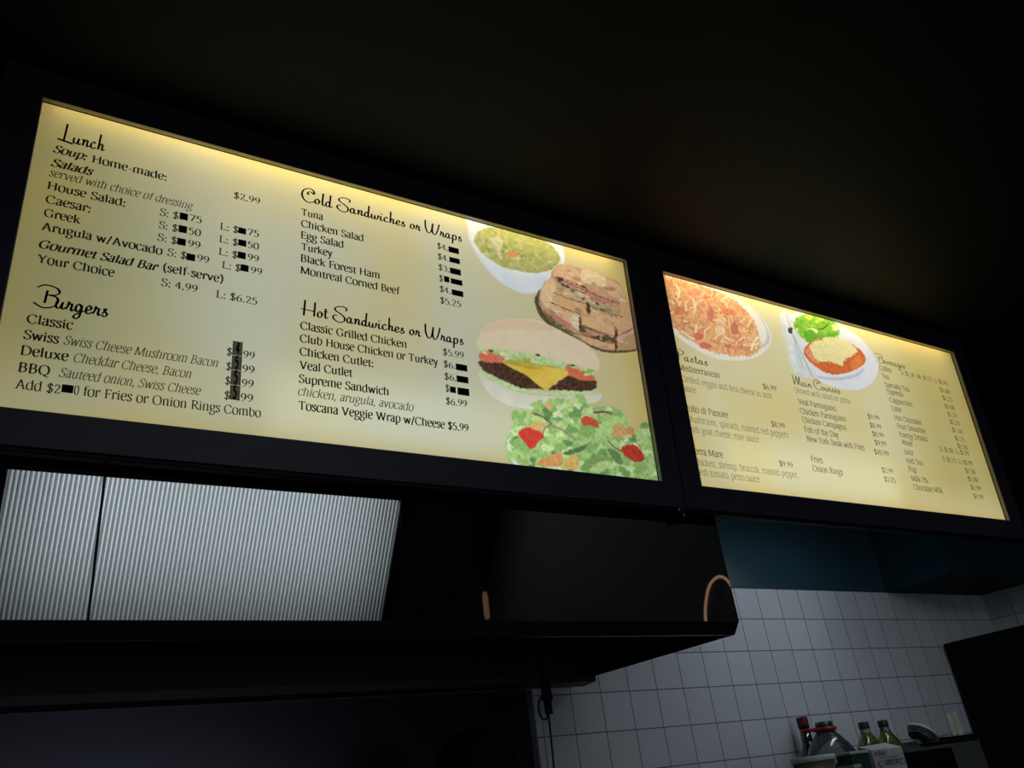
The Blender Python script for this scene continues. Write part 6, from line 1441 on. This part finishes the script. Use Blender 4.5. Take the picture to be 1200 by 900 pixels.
# ------------------------------------------------------------------ person under the hood
def person():
    px, py = 1.036, 1.90
    root = thing('person', 'person with short dark hair under the hood, only the top of the head showing', 'person', (px, py, 0))
    J = {}; E = []
    def jt(n, x, y, z, rx, ry=None, par=None):
        J[n] = (len(J), (x, y, z), (rx, ry or rx)); 
        if par: E.append((J[par][0], J[n][0]))
    jt('pelvis', 0, 0, .93, .135, .10); jt('waist', 0, 0, 1.06, .125, .09, 'pelvis'); jt('chest', 0, .0, 1.25, .145, .10, 'waist')
    jt('upper', 0, 0, 1.37, .10, .08, 'chest'); jt('neck', 0, .005, 1.47, .052, .052, 'upper'); jt('jaw', 0, .012, 1.555, .072, .082, 'neck')
    jt('head', 0, 0.0, 1.645, .098, .112, 'jaw'); jt('crown', 0, -.005, 1.70, .080, .090, 'head')
    for s, n in ((-1, 'l'), (1, 'r')):
        jt('sh' + n, s * .175, 0, 1.385, .058, .055, 'upper'); jt('el' + n, s * .235, .02, 1.12, .042, .042, 'sh' + n)
        jt('wr' + n, s * .20, .23, 1.03, .028, .024, 'el' + n); jt('pa' + n, s * .185, .30, 1.02, .034, .018, 'wr' + n)
        for k in range(4):
            dx = (k - 1.5) * .019
            L = (.066, .076, .072, .056)[k]
            jt('f%d%s' % (k, n), s * .185 + dx, .335, 1.018, .010, .010, 'pa' + n); jt('g%d%s' % (k, n), s * .185 + dx * 1.1, .335 + L * .55, 1.008, .0088, .0088, 'f%d%s' % (k, n))
            jt('h%d%s' % (k, n), s * .185 + dx * 1.1, .335 + L, .985, .0075, .0075, 'g%d%s' % (k, n))
        jt('t0' + n, s * .150, .285, 1.015, .012, .012, 'pa' + n); jt('t1' + n, s * .138, .325, 1.004, .0095, .0095, 't0' + n)
        jt('hip' + n, s * .095, 0, .86, .088, .085, 'pelvis'); jt('kn' + n, s * .105, .015, .48, .058, .06, 'hip' + n)
        jt('an' + n, s * .11, -.01, .09, .038, .042, 'kn' + n); jt('to' + n, s * .125, .15, .035, .036, .03, 'an' + n)
    me = bpy.data.meshes.new('body'); me.from_pydata([j[1] for j in J.values()], E, [])
    o = bpy.data.objects.new('body', me); COL.objects.link(o)
    sk = o.modifiers.new('skin', 'SKIN'); sk.use_smooth_shade = True
    for v_ in me.vertices: v_.co.z *= 1.028
    for i, j in enumerate(J.values()):
        me.skin_vertices[0].data[i].radius = j[2]; me.skin_vertices[0].data[i].use_root = (i == 0)
    sb = o.modifiers.new('sub', 'SUBSURF'); sb.levels = 2; sb.render_levels = 2
    dg = bpy.context.evaluated_depsgraph_get()
    m2 = bpy.data.meshes.new_from_object(o.evaluated_get(dg))
    bpy.data.objects.remove(o)
    bm = NB(); bm.from_mesh(m2)
    # face: brow, eye sockets, nose, mouth, ears pushed out of or into the head surface
    for v in bm.verts:
        x, y, z = v.co
        if z > 1.52 and y > 0.03:
            v.co.y += .026 * math.exp(-((x / .013) ** 2 + ((z - 1.612) / .022) ** 2))
            for s in (-1, 1): v.co.y -= .010 * math.exp(-(((x - s * .031) / .014) ** 2 + ((z - 1.640) / .011) ** 2))
            v.co.y -= .005 * math.exp(-((x / .024) ** 2 + ((z - 1.570) / .006) ** 2))
        if abs(z - 1.63) < .04 and abs(x) > .055:
            v.co.x += math.copysign(.018, x) * math.exp(-(((y + .005) / .016) ** 2 + ((z - 1.63) / .026) ** 2))
    src = bm.copy()
    skin = mat('skin', (0.35, 0.21, 0.15), 0.55, vary=0.1)
    obj('body', bm, skin, root, True)
    def shell(name, keep, off, m):
        b = src.copy()
        bmesh.ops.delete(b, geom=[f for f in b.faces if not keep(f.calc_center_median())], context='FACES')
        b.normal_update()
        for v in b.verts: v.co += v.normal * off
        # keep the largest connected piece only
        todo = set(b.faces); best = []
        while todo:
            st = [todo.pop()]; isl = [st[0]]
            while st:
                f = st.pop()
                for e in f.edges:
                    for g_ in e.link_faces:
                        if g_ in todo: todo.discard(g_); st.append(g_); isl.append(g_)
            if len(isl) > len(best): best = isl
        keepers = set(best)
        bmesh.ops.delete(b, geom=[f for f in b.faces if f not in keepers], context='FACES')
        r = bmesh.ops.solidify(b, geom=b.faces[:], thickness=0.003)
        return obj(name, b, m, root, True)
    hb_ = NB(); rings = []
    top = hb_.verts.new((0, -.004, 1.693 + .093)); NP = 32
    for k in range(1, 11):
        rg2 = []
        for q in range(NP):
            ph = 2 * PI * q / NP
            low = 1.32 + .72 * (0.5 - 0.5 * math.sin(ph)) ** 1.2          # hairline: high at the brow, low at the nape
            th = low * k / 10
            rg2.append(hb_.verts.new((.098 * math.sin(th) * math.cos(ph), -.004 + .114 * math.sin(th) * math.sin(ph), 1.693 + (.093 if th < 1.57 else .14) * math.cos(th))))
        rings.append(rg2)
    for q in range(NP): hb_.faces.new((top, rings[0][q], rings[0][(q + 1) % NP]))
    for A2, B2 in zip(rings, rings[1:]):
        for q in range(NP): hb_.faces.new((A2[q], B2[q], B2[(q + 1) % NP], A2[(q + 1) % NP]))
    hr = obj('hair', hb_, mat('dark_hair', (0.004, 0.0035, 0.003), 0.75, bump=(140, 0.002), spec=0.1), root, True)
    sd = hr.modifiers.new('thickness', 'SOLIDIFY'); sd.thickness = 0.012; sd.offset = -1
    shell('shirt', lambda c: .93 < c.z < 1.505 and abs(c.x) < .29 and c.y < .13, .010, mat('dark_shirt', (0.012, 0.012, 0.015), 0.8, vary=0.2))
    shell('trousers', lambda c: .08 < c.z <= .945 and c.y < .07, .010, mat('dark_trousers', (0.012, 0.012, 0.014), 0.8, vary=0.2))
    src.free()
person()

# ------------------------------------------------------------------ fridge
fr = thing('refrigerator', 'tall black refrigerator in the corner of the tiled walls', 'refrigerator', (3.842, 1.70, 0))
obj('body', box(0, .06, .04, .494, .692, 2.053, .008), M_black, fr)
obj('door', box(0.004, 0, .12, .490, .056, 1.40, .008), M_black, fr)
obj('door', box(0.004, 0, 1.41, .490, .056, 2.045, .008), M_black, fr)
for z0, z1 in ((.8, 1.32), (1.48, 1.85)):
    obj('handle', add_tube(NB(), [(.42, .002, z0), (.42, -.04, z0 + .03), (.42, -.04, z1 - .03), (.42, .002, z1)], .011, 10), M_rim, fr, True)
for x in (.06, .44):
    for y in (.12, .62): obj('foot', add_tube(NB(), [(x, y, 0), (x, y, .045)], .018, 12), M_rubber, fr)

# ------------------------------------------------------------------ shelf with groceries
SZ = 1.44
sh_ = thing('wall_shelf', 'dark steel wall shelf on the tiles holding bottles and boxes', 'shelf', (2.0, 2.4, SZ))
obj('board', box(0, -.62, -.025, 1.585, -.002, 0, .003), M_rim, sh_)
for x in (.15, .8, 1.45):
    b = NB(); add_box(b, x, -.03, -.32, x + .03, -.002, -.025); add_box(b, x, -.56, -.055, x + .03, -.002, -.025)
    add_tube(b, [(x + .015, -.02, -.29), (x + .015, -.40, -.045)], .009, 8)
    obj('bracket', b, M_rim, sh_)

M_oil = mat('olive_oil', (0.20, 0.22, 0.035), 0.10, trans=0.55, coat=0.6, vary=0.15)
M_clear = mat('clear_plastic', (0.55, 0.60, 0.60), 0.10, trans=0.92)
M_cap_green = mat('dark_green_cap', (0.008, 0.020, 0.018), 0.4)
M_red = mat('red_plastic', (0.36, 0.012, 0.018), 0.4)
M_darkglass = mat('dark_glass', (0.008, 0.010, 0.006), 0.08, coat=1.0)
M_redfoil = mat('red_foil', (0.11, 0.008, 0.012), 0.4)
M_white = mat('white_plastic', (0.62, 0.63, 0.66), 0.4)
M_tan = mat('tan_sauce', (0.17, 0.145, 0.10), 0.6, vary=0.3)
M_card = mat('white_card', (0.52, 0.53, 0.55), 0.7, vary=0.08, vscale=25)
M_green = mat('green_card', (0.010, 0.055, 0.035), 0.5, vary=0.2)
M_murk = mat('murky_brine', (0.085, 0.082, 0.062), 0.4, vary=0.4, vscale=14)
M_print_black = mat('black_print', (0.012, 0.012, 0.014), 0.8)

def oil_bottle(x, y, label, s=1.0, turn=0.0):
    t = thing('oil_bottle', label, 'bottle', (x, y, SZ), (0, 0, turn), 'olive oil bottles on the shelf')
    obj('bottle', lathe([(.0001, 0), (.046, 0), (.050, .01), (.050, .185), (.048, .203), (.040, .222), (.029, .240), (.0205, .252), (.0201, .256)]), M_oil, t, True)
    obj('neck', lathe([(.0201, .256), (.0172, .264), (.0165, .274), (.0001, .274)]), M_clear, t, True)
    obj('cap', lathe([(.0001, .2715), (.0185, .2715), (.019, .274), (.019, .292), (.0175, .295), (.0001, .295)]), M_cap_green, t, True)
    return t
oil_bottle(2.812, 2.16, 'left one of the two olive oil bottles with dark caps behind the boxes')
oil_bottle(2.925, 2.16, 'right one of the two olive oil bottles with dark caps behind the boxes')

# sauce bottle with red foil neck
t = thing('sauce_bottle', 'dark glass bottle with long red-topped neck behind the clear jug', 'bottle', (2.694, 2.335, SZ))
obj('bottle', lathe([(.0001, 0), (.046, 0), (.050, .008), (.050, .170), (.046, .196), (.030, .225), (.0215, .248), (.020, .306), (.0001, .306)]), M_darkglass, t, True)
obj('foil', lathe([(.0001, .304), (.0212, .304), (.0214, .318), (.0214, .340), (.0195, .343), (.0001, .343)]), M_redfoil, t, True)

# clear jug with red carrying ring
t = thing('plastic_jug', 'large clear plastic jug with dark cap and red carrying ring', 'jug', (2.609, 2.17, SZ))
obj('jug', lathe([(.0001, 0), (.084, 0), (.091, .012), (.091, .170), (.088, .196), (.072, .228), (.050, .256), (.035, .272), (.030, .280), (.029, .285)], 36), M_clear, t, True)
obj('contents', lathe([(.0001, .004), (.082, .004), (.087, .014), (.087, .168), (.0001, .168)], 36), M_murk, t, True)
obj('cap', lathe([(.0001, .284), (.030, .284), (.031, .288), (.030, .308), (.0001, .310)]), M_cap_green, t, True)
b = NB()
add_lathe(b, [(.0315, .278), (.040, .278), (.041, .284), (.040, .290), (.0315, .290), (.0315, .278)], 0, 0, 28)
add_tube(b, [(-.036, -.012, .286), (-.075, -.020, .285), (-.108, -.014, .285), (-.112, .0, .285), (-.108, .012, .285), (-.075, .016, .285), (-.036, .012, .286)], .0055, 8)
add_tube(b, [(.038, 0, .286), (.050, .0, .285)], .006, 8)
obj('carrying_ring', b, M_red, t, True)

# tub with white lid
t = thing('plastic_tub', 'small tan tub with a flat white lid in front of the jug', 'tub', (2.362, 2.045, SZ))
obj('tub', lathe([(.0001, 0), (.052, 0), (.056, .006), (.066, .185), (.0001, .185)]), M_tan, t, True)
obj('lid', lathe([(.0001, .183), (.0705, .183), (.072, .186), (.072, .1965), (.069, .200), (.0001, .200)]), M_white, t, True)

def oriented(x, y, z, rz): return Matrix.Translation((x, y, z)) @ Matrix.Rotation(rz, 4, 'Z')

# upside-down white carton with black print
t = thing('food_carton', 'white carton with upside-down black lettering in front of the oil bottles', 'carton', (2.535, 1.945, SZ), (0, 0, math.radians(4)))
b = NB()
add_box(b, 0, 0, 0, .178, .06, .196, .002)
obj('carton', b, M_card, t)
b = NB()
vs = [b.verts.new(p) for p in ((.002, .001, .195), (.176, .001, .195), (.172, .050, .212), (.010, .046, .207), (.002, .004, .197), (.176, .004, .197), (.172, .053, .214), (.010, .049, .209))]
for f in ((0, 1, 2, 3), (4, 7, 6, 5), (0, 4, 5, 1), (1, 5, 6, 2), (2, 6, 7, 3), (3, 7, 4, 0)): b.faces.new([vs[i] for i in f])
obj('flap', b, M_card, t)
def flipped(txt, style, cap, xr, zt, width):
    V, F = text_mesh(txt, style, cap, 0, 0, width, 0)
    return [(xr - v[0], -.0006, zt - v[2]) for v in V], F
b = obj('lettering', flipped('Chocolate Ch', 'B', .019, .170, .161, .158), M_print_black, t)
b = obj('lettering', flipped('Belgian', 'B', .013, .076, .187, .070), M_print_black, t)
b = obj('lettering', flipped('made with real', 'R', .005, .140, .171, .110), M_print_black, t)

# green carton
t = thing('green_carton', 'dark green carton with pale top standing left of the white carton', 'carton', (2.440, 1.955, SZ))
obj('carton', box(0, 0, 0, .088, .06, .190, .002), M_green, t)
obj('pale_edge', box(-.004, -.002, .190, .090, .062, .1985, .002), M_card, t)
obj('label_band', box(-.0015, -.0015, .150, .035, .060, .160), M_card, t)

# black bin with leaning white lids
t = thing('black_bin', 'black plastic bin right of the white carton', 'bin', (2.775, 1.93, SZ))
b = NB()
add_box(b, .006, .006, 0, .184, .124, .176, .004)
obj('bin', b, M_black, t)
obj('rim', rect_ring(0, 0, .19, .13, .008, .008, .182, .122, 0, .010, .001), M_black, t)
r_ = t.children[-1]; r_.rotation_euler = (PI / 2, 0, 0); r_.location = (0, .13, .180); r_.scale = (1, 1, 1)
r_.rotation_euler = (-PI / 2, 0, 0); r_.location = (0, 0, .186); r_.scale = (1, 1, 1)
r_.rotation_euler = (PI / 2, 0, 0); r_.location = (0, .13, .176)
r_.data.transform(Matrix.Rotation(PI / 2, 4, 'X')); r_.rotation_euler = (0, 0, 0); r_.location = (0, 0, .186)
M_mesh_lid = M_white
t = thing('cup_lids', 'tilted white plastic cup lids lying on top of the black bin', 'lids', (2.872, 1.985, SZ + .212), (math.radians(10), math.radians(38), 0))
obj('lid', lathe([(.0001, .020), (.050, .020), (.053, .022), (.053, .027), (.050, .031), (.0001, .031)]), M_white, t, True)
obj('lid', lathe([(.0001, .008), (.046, .008), (.048, .010), (.047, .019), (.0001, .019)]), M_clear, t, True)
obj('lid', lathe([(.0001, .0), (.043, .0), (.044, .002), (.044, .008), (.0001, .008)]), M_clear, t, True)

# grey steel box and two boards leaning beside the refrigerator
t = thing('steel_box', 'plain grey steel box at the back of the shelf beside the refrigerator', 'box', (3.268, 2.20, SZ))
obj('box', box(0, 0, 0, .295, .15, .212, .004), mat('grey_box_paint', (0.085, 0.092, 0.090), 0.45, vary=0.15), t)
obj('lid_lip', box(-.003, -.003, .205, .298, .153, .216, .002), M_rim, t)
M_pale = mat('pale_board', (0.80, 0.77, 0.56), 0.6)
for k, (x, lab) in enumerate(((3.478, 'left one of the two pale boards leaning beside the refrigerator'), (3.520, 'right one of the two pale boards leaning beside the refrigerator'))):
    t = thing('serving_board', lab, 'board', (x, 2.24, SZ + .2165), (0, math.radians(1.5), 0), 'boards beside the refrigerator')
    obj('board', box(0, 0, 0, .012, .014, .094 - .006 * (1 - k), .002), M_pale, t)

# unseen batten work light added behind the right hand menu sign for tile falloff
t = thing('unseen_work_light', 'unseen batten work light added on two arms behind the right hand menu sign', 'lamp', (2.35, 1.622, 2.452))
obj('housing', box(0, .155, 0, .72, .245, .022, .003), M_white, t)
obj('diffuser', box(.02, .175, -.010, .70, .235, 0, .003), mat('unseen_work_diffuser', (.8, .8, .8), .5, emit=((0.80, 0.90, 1.0), 1.0)), t)
for x in (.10, .60): obj('arm', box(x, .0005, .004, x + .02, .155, .016, .002), M_rim, t)
area_light('unseen_work_lamp', (.36, .205, -.014), (0, 0.66, -0.75), .68, .05, 19.5, (0.82, 0.91, 1.0), t)

# ------------------------------------------------------------------ dining side lamps that the steel mirrors
def neon():
    P = [(5.06, y_ - .10, z_) for _, y_, z_ in [(5.06, -1.775, 2.74), (5.06, -1.765, 2.83), (5.06, -1.715, 2.95), (5.06, -1.635, 3.055), (5.06, -1.53, 3.095), (5.06, -1.44, 3.06), (5.06, -1.38, 2.95), (5.06, -1.36, 2.83), (5.06, -1.355, 2.74)]]
    C_ = [v for v in catmull(P, False, 6)]
    t = thing('wall_lamp', 'arched amber tube lamp on the dining room wall', 'lamp', (5.1, -1.66, 2.74))
    o = obj('tube', add_tube(NB(), [v - Vector((5.1, -1.66, 2.74)) for v in C_], .012, 10), mat('amber_tube', (0.9, 0.6, 0.4), 0.4, emit=((1.0, 0.55, 0.32), 0.6)), t, True)
    obj('mount', box(-.05, .19, -.03, 0, .225, .02), M_black, t)
    obj('mount', box(-.05, -.235, -.03, 0, -.20, .02), M_black, t)
neon()
def pendant(x, y, z, r, h, e, label):
    t = thing('pendant_lamp', label, 'lamp', (x, y, z), (0, 0, 0), 'pendant lamps over the dining area')
    obj('bulb', add_lathe(NB(), [(.0001, 0), (r * .8, .01), (r, .04), (r, h - .04), (r * .7, h), (.0001, h)], 0, 0, 20), mat('amber_bulb', (0.9, 0.5, 0.3), 0.4, emit=((1.0, 0.48, 0.22), e)), t, True)
    obj('holder', add_lathe(NB(), [(.0001, h - .005), (r * .8, h - .005), (r * .8, h + .06), (.0001, h + .07)], 0, 0, 16), M_black, t)
    obj('cord', add_tube(NB(), [(0, 0, h + .06), (0, 0, 6.0 - z)], .004, 6), M_black, t)
pendant(2.98, -1.87, 2.80, .020, .20, 0.25, 'long amber tube pendant lamp over the dining area')
pendant(2.30, -1.74, 2.30, .035, .16, 0.25 * 1.5, 'short amber pendant lamp over the dining area')
